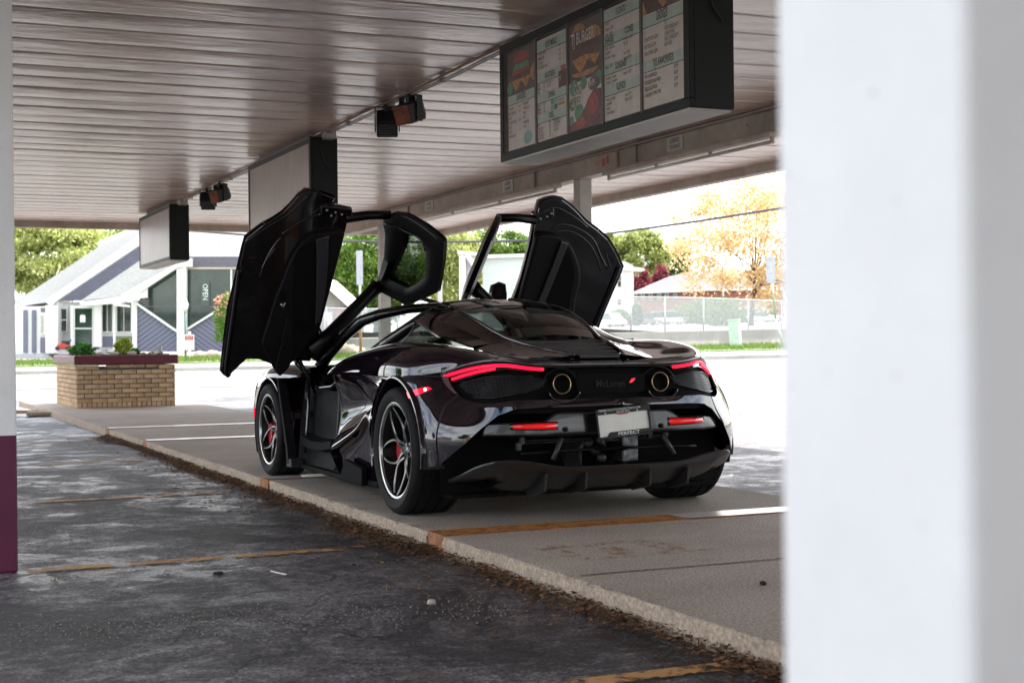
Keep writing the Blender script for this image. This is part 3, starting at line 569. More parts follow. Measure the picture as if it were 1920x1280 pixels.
            head('BLENDS', .245, .48, .055); [tx(s, .06, .175 - j * .04, .027, .55) for j, s in enumerate(['Vanilla Ice Cream', 'Candy Mix', "Reese's", 'Cookie Dough'])]; tx('Small  $3.79', .58, .165, .027, .55); tx('Regular  $4.29', .58, .125, .027, .55)
        else:
            rect(0, 1, .80, 1, BROWN, 'picture', .0005); poly([(.0, .80), (.12, .80), (.0, .93)], BUN, 'picture', .001); poly([(.12, .82), (.5, .82), (.3, 1.0), (.06, 1.0)], PATTY, 'picture', .001); poly([(.30, 1), (.42, 1), (.62, .84), (.52, .81), (.42, .86)], BUN, 'picture', .0014); poly([(.46, 1), (1, 1), (1, .85), (.66, .85)], MORG, 'picture', .0011); poly([(.55, 1), (.95, 1), (.9, .90), (.7, .88)], PATTY, 'picture', .0015)
            head('DOGS', .715, .5, .075)
            for j, s in enumerate(['6"', 'CONEY DOG  $2.49', 'HOT DOG  $1.99', 'KRAUT DOG  $2.49']): tx(s, .05, .63 - j * .06, .03, .55)
            for j, s in enumerate(['12"', 'FOOT LONG  $4.79', 'CONEY DOG', 'FOOT LONG  $3.79', 'HOT DOG']): tx(s, .56, .65 - j * .045, .03, .55)
            head("TJ'S FAVORITES", .335, .52, .058)
            for j, s in enumerate(['FISH SANDWICH', 'CHICKEN SANDWICH', 'BBQ SANDWICH', 'CHICKEN STRIPS 3 PC.']): tx(s, .05, .255 - j * .053, .032, .55); tx(['$3.99', '$4.29', '$3.99', '$3.99'][j], .78, .265 - j * .053, .032, .55)
        if T.v: T.build('lettering', TEXTM, P)
        if TW.v: TW.build('lettering', TXW, P)
        if k < 4: MB().box(.012, .0287, Y(u1 + .004), Y(u1 + gap - .004), .062, ZB - .052).build('mullion', GREYM, r)
    MB().add([(.006, Y(.051), .061), (.006, Y(LB - .061), .061), (.006, Y(LB - .061), ZB - .051), (.006, Y(.051), ZB - .051)], [(0, 1, 2, 3)]).build('pane', FAINT_GLARE, r)  # near board gets only a faint painted reflection veil
    for (z, u) in [(.3, .05), (.5, .05)]: pass
    MB().tube([(.12, -LB - .006, ZB), (.10, -LB - .01, ZB - .1), (.14, -LB - .012, ZB - .25), (.20, -LB - .01, ZB - .32)], .005, 6).build('power_cord', BLK, r)
    return r
b1 = menu_board(-.06, 'large menu board nearest the camera with readable food panels')
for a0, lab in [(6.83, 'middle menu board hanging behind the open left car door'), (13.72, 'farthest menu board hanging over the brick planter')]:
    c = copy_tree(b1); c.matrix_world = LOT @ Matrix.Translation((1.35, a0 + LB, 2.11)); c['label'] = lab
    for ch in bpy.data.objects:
        if ch.parent == c and ch.name.startswith('pane'): ch.data = ch.data.copy(); ch.data.materials[0] = GLARE  # farther boards get the heavier painted glare

# ---- brick planter at the end of the walkway
planter = empty('brick_planter', LOT @ Matrix.Translation((.45, 16.5, 0)), label='tan brick planter with a maroon cap standing at the end of the walkway', cat='planter')
def brick_mat():
    m, nt, b = nodes_of('tan_brick'); L = nt.links.new; tc = nt.nodes.new('ShaderNodeTexCoord').outputs['Object']; oi = nt.nodes.new('ShaderNodeObjectInfo')
    n = noise_chain(nt, tc, 9, 7, .7); g = noise_chain(nt, tc, 70, 4, .6)
    c = mixc(nt, oi.outputs['Random'], (.40, .265, .145), (.56, .39, .23)); c = mixc(nt, ramp(nt, n, [(.55, 0), (.75, .8)]), c, (.16, .11, .07)); c = mixc(nt, .4, c, ramp(nt, g, [(.3, .6), (.7, 1.15)]), 'MULTIPLY'); L(c, b.inputs['Base Color']); b.inputs['Roughness'].default_value = .85
    bp = nt.nodes.new('ShaderNodeBump'); bp.inputs['Strength'].default_value = .5; bp.inputs['Distance'].default_value = .004; L(g, bp.inputs['Height']); L(bp.outputs[0], b.inputs['Normal']); return m
BR = brick_mat(); MORT = pm('grey_mortar', (.10, .085, .07), .95, var=.3, scale=20); CAPM = pm('maroon_cap_paint', (.10, .010, .022), .5, var=.3, scale=8)
W_, L_ = 1.5, 2.55
MB().box(.012, W_ - .012, .012, L_ - .012, 0, .60).build('core', MORT, planter)
def bbox(sx, sy, sz): return MB().box(0, sx, 0, sy, 0, sz)
cache = {}
def brick(x, y, z, sx, sy, sz):
    k = (round(sx, 3), round(sy, 3), round(sz, 3))
    if k not in cache: o = bbox(sx, sy, sz).build('brick', BR, planter, bevel=.004, seg=1); cache[k] = o.data
    else: o = link('brick', cache[k], planter, bevel=.004, seg=1)
    o.location = (x + random.uniform(-.002, .002), y + random.uniform(-.003, .003), z); return o
J = .012
for k in range(20): brick(k * .075 + J / 2, 0, .004, .075 - J, .055, .068)
ch_ = .0725
for row in range(8):
    z = .076 + row * ch_; x = 0; first = row % 2
    while x < W_ - .02:
        w = .1125 if (x == 0 and first) else .225; w = min(w, W_ - x)
        miss = (row == 7 and .42 < x + w / 2 < 1.25)
        if w > .03 and not miss: brick(x + J / 2, 0, z, w - J, .055, ch_ - J)
        x += w
    y = .06
    while y < L_ - .02:
        w = min(.2275 if not (y < .07 and first) else .114, L_ - y)
        if w > .03: brick(0, y + J / 2, z, .05, w - J, ch_ - J); brick(W_ - .05, y + J / 2, z, .05, w - J, ch_ - J)
        y += w
for k in range(4): brick(.45 + k * .2, .035, .605, .19, .05, .05)
for k in range(12): brick(0, .06 + k * .207, .004, .05, .2, .066)
cap = MB().box(-.04, W_ + .04, -.05, L_ + .04, .66, .80).build('cap', CAPM, planter, bevel=.02, seg=3)
SOIL = pm('potting_soil', (.07, .05, .035), .95, var=.4, scale=30, bump=.6); MB().box(.08, W_ - .08, .08, L_ - .08, .8, .815).build('soil', SOIL, planter)
def leaf_ball(c, rx, ry, rz, n, s, seed, shell=.55):
    rr = np.random.RandomState(seed); d = rr.randn(n, 3); d /= np.linalg.norm(d, axis=1)[:, None]; rad = shell + (1 - shell) * rr.rand(n) ** .6
    lump = 1 + .16 * np.sin(d[:, 0] * 5 + seed) * np.cos(d[:, 1] * 4 - seed) + .1 * np.sin(d[:, 2] * 9)
    C = np.array(c) + d * rad[:, None] * lump[:, None] * np.array([rx, ry, rz]); return leaves(C, s, rr)
def leaves(C, s, rr, up=.35):
    n = len(C); a = rr.randn(n, 3); a /= np.linalg.norm(a, axis=1)[:, None]; b = np.cross(a, rr.randn(n, 3)); b /= np.linalg.norm(b, axis=1)[:, None]
    sz = s * rr.uniform(.6, 1.3, n)[:, None]; V = np.stack([C - a * sz, C + b * sz * .55, C + a * sz, C - b * sz * .55], 1).reshape(-1, 3)
    m = MB(); m.v = [tuple(p) for p in V.tolist()]; m.f = [(4 * i, 4 * i + 1, 4 * i + 2, 4 * i + 3) for i in range(n)]; m.mi = [0] * n; return m
LIME = leafmat('lime_leaves', (.30, .42, .05), (.55, .62, .16), .4); DGR = leafmat('deep_green_leaves', (.03, .14, .02), (.10, .30, .05), .35)
PL = LOT @ Matrix.Translation((.45, 16.5, .815))
for (x, y, rx, rz, n, s, mt, lab, nm) in [(.78, .45, .14, .15, 900, .03, LIME, 'round lime green shrub growing in the middle of the brick planter', 'shrub'), (.16, .5, .2, .10, 500, .035, DGR, 'low dark green plant at the left end of the brick planter', 'plant'), (.96, .5, .08, .05, 120, .03, DGR, 'dark green sprig right of the lime shrub in the planter', 'plant')]:
    tag(leaf_ball((0, 0, rz * .7), rx, rx, rz, n, s, int(x * 100)).build(nm, mt, frame=PL @ Matrix.Translation((x, y, 0))), lab, nm, 'plants in the brick planter')
PST = pm('planter_stone', (.52, .45, .38), .8, var=.3, scale=12)
for k, (x, r, lab) in enumerate([(.36, .06, 'pinkish stone left of the lime shrub on the planter'), (.60, .06, 'flat white stone beside the lime shrub on the planter'), (.86, .075, 'pale stone in front of the lime shrub on the planter'), (1.03, .04, 'smallest pale stone on the planter, right of the lime shrub'), (1.18, .075, 'whitish stone toward the right end of the planter')]):
    tag(rock(r, k + 3, .45).build('stone', PST, frame=PL @ Matrix.Translation((x, .12, .01)), smooth=True), lab, 'stone', 'stones on the brick planter')
tag(MB().lathe([(.0, 0), (.05, 0), (.055, .03), (.03, .07), (.035, .10), (.028, .13), (0, .14)], 14, axis='z').build('ornament', pm('grey_stoneware', (.45, .45, .44), .6), frame=PL @ Matrix.Translation((1.3, .2, 0)), smooth=True), 'small grey garden figure at the right end of the brick planter', 'ornament')
# broken paving beside the planter
for k, (b, a, w, l, lab) in enumerate([(-.35, 15.9, .75, .55, 'broken concrete slab tilted beside the planter, the near one'), (-.75, 17.2, .9, .7, 'broken concrete slab tilted beside the planter, the far one')]):
    tag(MB().prism([(0, 0, 0), (w, .1, 0), (w * .9, l, 0), (w * .1, l * .85, 0)], (0, 0, .06)).build('broken_slab', CONC, frame=LOT @ Matrix.Translation((b, a, -.07)) @ Matrix.Rotation(.05, 4, 'Y'), bevel=.01), lab, 'slab', 'broken slabs beside the planter')
# ================================================================ THE CAR
def paint_mat():
    m, nt, b = nodes_of('black_purple_paint'); L = nt.links.new; tc = nt.nodes.new('ShaderNodeTexCoord').outputs['Object']
    fl = nt.nodes.new('ShaderNodeTexVoronoi'); fl.inputs['Scale'].default_value = 900; L(tc, fl.inputs['Vector'])
    c = mixc(nt, ramp(nt, fl.outputs['Distance'], [(.1, 1), (.35, 0)]), (.0045, .0016, .0048), (.021, .005, .021)); L(c, b.inputs['Base Color'])
    b.inputs['Metallic'].default_value = 0; b.inputs['Roughness'].default_value = .5; b.inputs['Specular IOR Level'].default_value = .0; b.inputs['Coat Weight'].default_value = 1; b.inputs['Coat Roughness'].default_value = .012; b.inputs['Coat IOR'].default_value = 1.75
    pz = noise_chain(nt, tc, 260, 2, .5); bp = nt.nodes.new('ShaderNodeBump'); bp.inputs['Strength'].default_value = .012; bp.inputs['Distance'].default_value = .001; L(pz, bp.inputs['Height']); L(bp.outputs[0], b.inputs['Coat Normal'])
    return m
PAINT = paint_mat(); GBLK = pm('gloss_black', (.004, .004, .0045), .08, var=.2, coat=.8, rvar=.2); SATIN = pm('satin_black_trim', (.003, .003, .0037), .36, var=.3, scale=20, spec=.25); MATTE = pm('matt_black', (.003, .003, .0035), .75, var=.3, scale=20, spec=.12)
LEATH = pm('dark_leather', (.0034, .0024, .0036), .5, var=.3, scale=60, bump=.15, bscale=300, spec=.22); LEATH2 = pm('charcoal_leather', (.014, .012, .016), .5, var=.2, scale=60, bump=.15, bscale=300)
def carbon_mat():
    m, nt, b = nodes_of('carbon_fibre'); L = nt.links.new; tc = nt.nodes.new('ShaderNodeTexCoord').outputs['Object']
    ck = nt.nodes.new('ShaderNodeTexChecker'); ck.inputs['Scale'].default_value = 260; L(tc, ck.inputs[0]); ck.inputs[1].default_value = (.010, .010, .011, 1); ck.inputs[2].default_value = (.026, .025, .027, 1); L(ck.outputs[0], b.inputs['Base Color'])
    b.inputs['Roughness'].default_value = .35; b.inputs['Coat Weight'].default_value = .25; b.inputs['Coat Roughness'].default_value = .1; return m
CARB = carbon_mat()
def hex_mat():
    m, nt, b = nodes_of('honeycomb_mesh'); L = nt.links.new; tc = nt.nodes.new('ShaderNodeTexCoord').outputs['Object']; mp = nt.nodes.new('ShaderNodeMapping'); mp.inputs['Scale'].default_value = (.15, 1, 1); L(tc, mp.inputs[0])
    v = nt.nodes.new('ShaderNodeTexVoronoi'); v.inputs['Scale'].default_value = 62; v.inputs['Randomness'].default_value = .12; L(mp.outputs[0], v.inputs['Vector'])
    r = ramp(nt, v.outputs['Distance'], [(.36, 0), (.46, 1)]); L(mixc(nt, r, (.0008, .0008, .0010), (.006, .0066, .0072)), b.inputs['Base Color']); b.inputs['Roughness'].default_value = .5; b.inputs['Specular IOR Level'].default_value = .25
    bp = nt.nodes.new('ShaderNodeBump'); bp.inputs['Strength'].default_value = 1; bp.inputs['Distance'].default_value = .006; L(r, bp.inputs['Height']); L(bp.outputs[0], b.inputs['Normal']); return m
HEXM = hex_mat(); TINT = glassmat('tinted_car_glass', (.10, .12, .11), 1.6, .0); CLEAR = glassmat('clear_car_glass', (.80, .88, .84), 1.45, .0)
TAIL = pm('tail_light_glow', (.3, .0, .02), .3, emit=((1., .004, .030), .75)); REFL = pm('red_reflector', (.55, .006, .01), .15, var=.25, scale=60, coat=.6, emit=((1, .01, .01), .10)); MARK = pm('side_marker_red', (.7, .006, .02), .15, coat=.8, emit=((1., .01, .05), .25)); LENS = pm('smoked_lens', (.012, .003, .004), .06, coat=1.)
CLRL = pm('clear_lens_grey', (.10, .06, .065), .1, coat=1.); BRONZE = pm('bronze_exhaust_rim', (.42, .30, .18), .28, metal=1., var=.2, scale=30); SOOT = pm('sooty_pipe', (.03, .026, .022), .5, metal=.7, var=.4, scale=15)
SILV = pm('satin_silver_trim', (.45, .45, .46), .3, metal=1., var=.05); GEAR = pm('cast_alloy', (.055, .055, .058), .5, metal=.5, var=.4, scale=18, bump=.5, bscale=25); YELW = pm('yellow_cable', (.6, .42, .05), .5)
TYRE = pm('tyre_rubber', (.0055, .0055, .006), .7, spec=.25, var=.25, scale=14, bump=.1, bscale=150); RIMM = pm('gunmetal_rim', (.20, .20, .195), .3, metal=1., var=.15, scale=30); RIMB = pm('polished_rim_lip', (.50, .51, .50), .22, metal=1., var=.08, scale=20); RIMD = pm('dark_rim_barrel', (.016, .016, .017), .35, metal=.4); CALI = pm('red_caliper', (.42, .012, .015), .35, coat=.3); DISC = pm('brake_disc', (.09, .085, .08), .4, metal=.8, var=.3, scale=40)

car = empty('sports_car', CAR, label='glossy black-purple supercar with both dihedral doors swung up, seen from behind', cat='car')
# ---- plan curves of the tail and flank: (y, x) at five heights, shared by everything that follows the skin
LV = [.30, .45, .60, .72, .80]
PLAN = [[(0, -.75), (.45, -.74), (.62, -.69), (.77, -.60), (.885, -.485), (.94, -.36), (.962, -.2), (.97, 0)],
        [(0, -.765), (.45, -.755), (.62, -.70), (.775, -.605), (.895, -.485), (.945, -.36), (.968, -.2), (.975, 0)],
        [(0, -.75), (.45, -.74), (.62, -.68), (.755, -.57), (.865, -.445), (.925, -.33), (.96, -.18), (.975, 0)],
        [(0, -.725), (.45, -.715), (.60, -.655), (.72, -.535), (.83, -.385), (.90, -.28), (.945, -.15), (.965, 0)],
        [(0, -.70), (.45, -.685), (.59, -.625), (.70, -.50), (.80, -.355), (.865, -.25), (.91, -.14), (.935, 0)]]
PLAN = [[np.array(p, float) for p in r] for r in PLAN]; NT = 7
def skin(t, z, off=0.):
    rows = [cr(r, t) for r in PLAN]; k = float(np.clip(np.interp(z, LV, range(5)), 0, 4)); q = cr(rows, k)
    if off:
        d = cr([cr(r, min(NT, t + .02)) for r in PLAN], k) - cr([cr(r, max(0, t - .02)) for r in PLAN], k); nrm = np.array([d[1], -d[0]]); nrm /= np.linalg.norm(nrm) + 1e-9   # (y, x) components
        q = q + off * np.array([abs(nrm[0]), -abs(nrm[1])])
    return np.array([q[1], q[0], z])
TS = np.linspace(0, NT, 141); ZS = np.linspace(.2, .85, 66); TAB = np.array([[skin(t, z)[:2] for t in TS] for z in ZS])   # [z, t] -> (x, y)
def t_of_y(y, z):
    k = (z - .2) / .01; i = int(min(max(k, 0), 64)); u = min(max(k - i, 0), 1); row = TAB[i, :, 1] * (1 - u) + TAB[i + 1, :, 1] * u
    return float(np.interp(y, row, TS))
def tail_px(px, py):
    """where a pixel ray meets the tail skin: returns (t, z)"""
    d = carray(px, py); prev = None
    for s in np.linspace(6.5, 9.2, 200):
        P = CAMC + d * s; z = float(np.clip(P[2], .2, .85)); t = t_of_y(min(abs(P[1]), .96), z); i = int(min(max((z - .2) / .01, 0), 65)); g = P[0] - float(np.interp(t, TS, TAB[i, :, 0]))
        if prev is not None and prev[0] < 0 <= g:
            u = -prev[0] / (g - prev[0]); return prev[1] + (t - prev[1]) * u, prev[2] + (z - prev[2]) * u
        prev = (g, t, z)
    return prev[1], prev[2]
def both(make):
    """left and right copies of a part"""
    for s in (1, -1): make(s)
def side(mb, s):
    if s < 0: mb.v = [(x, -y, z) for x, y, z in mb.v]; mb.f = [f[::-1] for f in mb.f]
    return mb
def skin_poly(pts, off, thick, nt=None):
    """polygon given as (t, z) list laid on the skin, filled as a strip between its upper and lower outline"""
    ts = [p[0] for p in pts]; t0, t1 = min(ts), max(ts); n = nt or max(6, int((t1 - t0) * 14)); i0, i1 = ts.index(t0), ts.index(t1)
    def chain(a, b):
        r = []; k = a
        while True:
            r.append(pts[k])
            if k == b: break
            k = (k + 1) % len(pts)
        return r
    A = chain(i0, i1); B = chain(i1, i0)[::-1]; A = sorted(A); B = sorted(B); T = np.linspace(t0, t1, n + 1)
    za = np.interp(T, [p[0] for p in A], [p[1] for p in A]); zb = np.interp(T, [p[0] for p in B], [p[1] for p in B]); up = np.maximum(za, zb); lo = np.minimum(za, zb); m = 5
    f = [[skin(T[i], lo[i] + (up[i] - lo[i]) * j / m, off) for j in range(m + 1)] for i in range(n + 1)]; g = [[skin(T[i], lo[i] + (up[i] - lo[i]) * j / m, off - thick) for j in range(m + 1)] for i in range(n + 1)]
    mb = MB().grid(f); mb.grid([r[::-1] for r in g])
    mb.grid([[f[i][0] for i in range(n + 1)], [g[i][0] for i in range(n + 1)]]); mb.grid([[g[i][m] for i in range(n + 1)], [f[i][m] for i in range(n + 1)]]); mb.grid([f[0], g[0]][::-1]); mb.grid([f[n], g[n]]); return mb
def px_poly(pts): return [tail_px(*p) for p in pts]

# upper rear clam: fenders, deck, tail edge
rowsU = [
 (-.700, [.40, .36, .31, .26, .20, .14, .07, 0], [.816, .816, .815, .815, .814, .813, .813, .812]),
 (-.620, [.60, .55, .49, .42, .33, .22, .11, 0], [.838, .839, .837, .834, .831, .828, .826, .825]),
 (-.500, [.712, .685, .635, .565, .465, .34, .17, 0], [.822, .843, .856, .857, .850, .842, .837, .836]),
 (-.345, [.81, .80, .76, .69, .58, .42, .20, 0], [.775, .828, .868, .888, .880, .858, .850, .850]),
 (-.150, [.930, .912, .855, .765, .64, .48, .22, 0], [.752, .815, .880, .912, .903, .876, .868, .872]),
 (.10, [.960, .945, .880, .785, .66, .50, .22, 0], [.748, .825, .903, .931, .924, .898, .89, .90]),
 (.42, [.950, .935, .880, .785, .67, .54, .50, .48], [.750, .822, .898, .930, .933, .925, .88, .8]),
 (.75, [.935, .922, .870, .785, .70, .62, .59, .57], [.750, .808, .876, .908, .916, .910, .85, .7]),
 (1.10, [.925, .910, .860, .795, .74, .70, .69, .68], [.740, .785, .842, .868, .872, .868, .80, .62]),
 (1.42, [.895, .875, .835, .795, .77, .75, .745, .74], [.730, .755, .797, .815, .816, .812, .74, .55])]
net = [[(x, y, z) for y, z in zip(Y, Z)] for x, Y, Z in rowsU]
MB().grid(patch(net, 72, 56)).mirror_y().build('body', PAINT, car, smooth=True, normals=True)
# flank ahead of the rear wheel with the scooped air intake, down to the sill
def archx(z, r=.395, c=.345): return math.sqrt(max(.0001, r * r - (z - c) ** 2))
rowsS = [[(archx(z), y, z) for z, y in zip([.738, .69, .62, .55, .47, .38, .15], [.962, .968, .970, .968, .966, .955, .92])],
 [(.47, y, z) for z, y in zip([.748, .69, .63, .58, .515, .45, .14], [.945, .915, .890, .905, .960, .925, .90])],
 [(.66, y, z) for z, y in zip([.750, .68, .58, .50, .43, .375, .13], [.937, .880, .825, .862, .958, .905, .885])],
 [(.90, y, z) for z, y in zip([.747, .67, .56, .45, .36, .31, .12], [.930, .850, .800, .850, .957, .90, .875])],
 [(1.13, y, z) for z, y in zip([.738, .65, .53, .40, .30, .255, .12], [.925, .860, .825, .865, .952, .895, .87])],
 [(1.25, y, z) for z, y in zip([.735, .64, .52, .38, .275, .24, .12], [.905, .865, .845, .87, .930, .88, .86])]]
both(lambda s: side(MB().grid(patch(rowsS, 40, 56)), s).build('rear_flank', PAINT, car, smooth=True, normals=True))
# bumper corner below the lamps, and the thin bar crossing under the exhausts
top_l = px_poly([(829, 706), (840, 722.5), (856, 736.6), (871.6, 747.5), (890, 754), (907.5, 756.5), (929, 755), (970, 750)])
tmax = 7.
def zarch(x): return .345 + math.sqrt(max(0, .395 ** 2 - x * x)) if abs(x) < .395 else .27
TT = sorted(set([0, .3, .6] + list(np.linspace(.6, tmax, 90))))
tl = sorted([(t, z) for t, z in top_l]); tip = tl[-1]
def ztop(t):
    if t <= tl[0][0]: return float(np.interp(t, [0, tl[0][0]], [.628, tl[0][1]]))
    if t <= tip[0]: return float(np.interp(t, [p[0] for p in tl], [p[1] for p in tl]))
    return float(np.interp(t, [tip[0], 5.2, 6.3, 7], [tip[1], .758, .752, .750]))
def zbot(t):
    z = float(np.interp(t, [0, 1.0, 1.6, 2.1, 2.6, 3.1, 3.6, 4.0, 4.5, 7], [.592, .590, .583, .555, .49, .41, .345, .30, .285, .285]))
    x = skin(t, .4)[0]
    if t > 4:
        for _ in range(3): x = skin(t, max(z, .3))[0]; z = max(z, zarch(x)) if x > -.395 else z
    return z
G = []
for t in TT:
    zt_, zb_ = ztop(t), min(zbot(t), ztop(t) - .004); G.append([skin(t, zb_ + (zt_ - zb_) * j / 14) for j in range(15)])
R0 = [[np.array(p) + np.array([.045, -.02 if p[1] > .1 else 0, -.0]) for p in (r[0], r[0])][0] for r in G]; R1 = [np.array(r[-1]) + np.array([.05, 0, 0]) for r in G]
mb = MB().grid(G); mb.grid([R0, [r[0] for r in G]]); mb.grid([[r[-1] for r in G], R1])
mb.mirror_y().build('rear_bumper', PAINT, car, smooth=True, auto=40, normals=True)
# arch lips
def arch_lip(cx, cz, r, y0, s, nm='wheel_arch'):
    pts = []; a = np.linspace(-.28, math.pi + .18, 40); rings = []
    for q in a:
        rings.append([np.array([cx + (r + dr) * math.cos(q), s * (y0 - .012 * abs(math.cos(q)) + dy), cz + (r + dr) * math.sin(q)]) for dr, dy in ((0, -.13), (-.003, -.006), (.003, .001), (.012, .0), (.018, -.015), (.018, -.13))])
    MB().loft(rings, True, True).build(nm, PAINT, car, smooth=True, auto=50, normals=True)
both(lambda s: arch_lip(0, .345, .392, .966, s)); both(lambda s: arch_lip(2.67, .325, .362, .945, s))
LIN = MATTE
for cx, cz, r in ((0, .345, .40), (2.67, .325, .37)):
    both(lambda s: MB().loft([[(cx + r * math.cos(q), s * y, cz + r * math.sin(q)) for q in np.linspace(-.3, math.pi + .3, 24)] for y in (.5, .94)], False).build('wheel_well', LIN, car, smooth=True))
    MB().box(cx - r, cx + r, -.5, -.49, .12, cz + r * .99).build('well_wall', LIN, car); MB().box(cx - r, cx + r, .49, .5, .12, cz + r * .99).build('well_wall', LIN, car)
# black tail panel behind lamps and exhausts
MB().grid([[skin(t, z, -.035) for z in np.linspace(.56, .80, 10)] for t in np.linspace(0, 4.6, 50)]).mirror_y().build('tail_panel', MATTE, car, smooth=True, normals=True)
mb = MB().grid([[(x, y, z) for x, y, z in ((skin(t, .80)[0] + .002, skin(t, .80)[1], .80 + dz) for _ in (0,))][0:1] + [(skin(t, .80)[0] + .05, skin(t, .80)[1], .80 + dz)] for t, dz in ((t, 0) for t in np.linspace(0, 4, 30))]); mb.mirror_y()
# tail edge underside strip
edge = [np.array(net[i][0]) for i in range(4)]; E2 = [cr([np.array((-.705, 0, .812))] + edge, 4 * k / 40) for k in range(41)]
mb = MB().grid([E2, [p + np.array([-.004, .002, -.018]) for p in E2], [p + np.array([.03, -.01, -.03]) for p in E2]]); mb.mirror_y().build('tail_edge', GBLK, car, smooth=True, normals=True)
# lamps
s1 = px_poly([(831, 706), (850, 699.5), (880, 691), (910, 686), (935, 684.5), (960, 686), (990, 689.5), (1020, 693)]); s2 = px_poly([(847, 711), (870, 703), (900, 695.5), (928, 690.5)])
def strip(pts, h, off, th):
    P = sorted(pts); T = np.linspace(P[0][0], P[-1][0], 40); Z = [float(np.interp(t, [p[0] for p in P], [p[1] for p in P])) for t in T]; Z = np.convolve(np.pad(Z, 3, mode='edge'), np.ones(7) / 7, 'valid')
    f = lambda o, dz: [skin(t, z + dz, o) for t, z in zip(T, Z)]
    return MB().loft([list(q) for q in zip(f(off - th, h), f(off, h * .7), f(off + .002, 0), f(off, -h * .7), f(off - th, -h))], True, True)
lens = px_poly([(829, 700), (850, 690), (885, 682), (914, 678), (945, 678), (976, 682), (1026, 690), (1024, 698), (980, 696), (945, 694), (915, 698), (880, 708), (850, 718), (838, 716)])
def lamps(s):
    l = side(skin_poly(lens, -.008, .02, 40), s).build('tail_light', LENS, car, smooth=True, auto=50, normals=True)
    side(strip(s1, .0085, .0, .01), s).build('light_strip', TAIL, l, smooth=True, normals=True); side(strip(s2, .0075, .0, .01), s).build('light_strip', TAIL, l, smooth=True, normals=True)
    side(skin_poly(px_poly([(826, 700), (836, 697), (846, 724), (858, 738), (852, 738), (836, 722)]), .001, .01), s).build('lamp_corner', CLRL, l, smooth=True, normals=True)
both(lamps)
meshp = px_poly([(857, 721), (880, 713), (915, 707), (960, 705), (1005, 707), (1030, 711), (1018, 728), (985, 737), (950, 742), (915, 746), (890, 744), (868, 734)])
both(lambda s: side(skin_poly(meshp, -.022, .01, 40), s).build('outlet_mesh', HEXM, car, smooth=True, normals=True))
both(lambda s: side(strip(px_poly([(860, 719), (880, 712.5), (915, 706), (960, 704), (1000, 705.5)]), .0022, -.016, .006), s).build('mesh_rim', GBLK, car, smooth=True, normals=True))
both(lambda s: side(strip(px_poly([(885, 745), (915, 746.5), (950, 742.5), (990, 735)]), .0022, -.016, .006), s).build('mesh_rim', GBLK, car, smooth=True, normals=True))
# exhausts with shrouds
def exhaust(s):
    c = (-.60, s * .292, .702); o = MB().lathe([(.040, .06), (.043, -.04), (.048, -.105), (.0515, -.112), (.0515, -.118), (.047, -.118), (.042, -.09), (.036, .05)], 36, (0, 0, 0), 'x'); o.xf(Matrix.Translation(c) @ Matrix.Rotation(.05, 4, 'Y'))
    e = o.build('exhaust', SOOT, car, smooth=True, auto=40, normals=True)
    r = MB().lathe([(.0475, -.1175), (.0485, -.1205), (.0508, -.1212), (.0525, -.119), (.0525, -.114), (.051, -.112)], 36, (0, 0, 0), 'x'); r.xf(Matrix.Translation(c) @ Matrix.Rotation(.05, 4, 'Y')); r.build('exhaust_rim', BRONZE, e, smooth=True, normals=True)
    d = MB().lathe([(0., .03), (.041, .03)], 24, (0, 0, 0), 'x'); d.xf(Matrix.Translation(c)); d.build('pipe_dark', MATTE, e)
    # tray under the pipe
    tr = MB().loft([[(x, c[1] + .085 * math.cos(q), .668 + .045 * math.sin(q) * (1 if x < -.66 else .8)) for q in np.linspace(math.pi, 2 * math.pi, 13)] for x in (-.56, -.70, -.745, -.75)], False); tr.build('exhaust_tray', GBLK, car, smooth=True, solid=.006)
    sh = MB().loft([[(x, c[1] + rr * math.cos(q), .702 + rr * .85 * math.sin(q)) for q in np.linspace(-.3, math.pi + .3, 17)] for x, rr in ((-.58, .075), (-.665, .085), (-.70, .10))], False); sh.build('exhaust_shroud', SATIN, car, smooth=True, solid=.005)
both(exhaust)
MB().grid([[(-.705 - .01 * math.cos(y * 3), y, z) for y in np.linspace(-.20, .20, 13)] for z in (.655, .69, .735, .755)]).build('centre_panel', MATTE, car, smooth=True)
mb = MB(); put_text(mb, 'McLaren', .052, (-.728, .10, .688), (0, -1, 0), (0, 0, 1), .95, 'LEFT', .004); mb.build('badge_lettering', pm('dark_lettering', (.015, .015, .017), .45, spec=.2), car)
MB().prism([(-.728, -.098, .708), (-.728, -.112, .728), (-.728, -.135, .732), (-.728, -.128, .718), (-.728, -.112, .706)], (-.002, 0, 0)).build('badge_mark', pm('badge_red', (.7, .01, .03), .3, emit=((1, .02, .05), .15)), car)
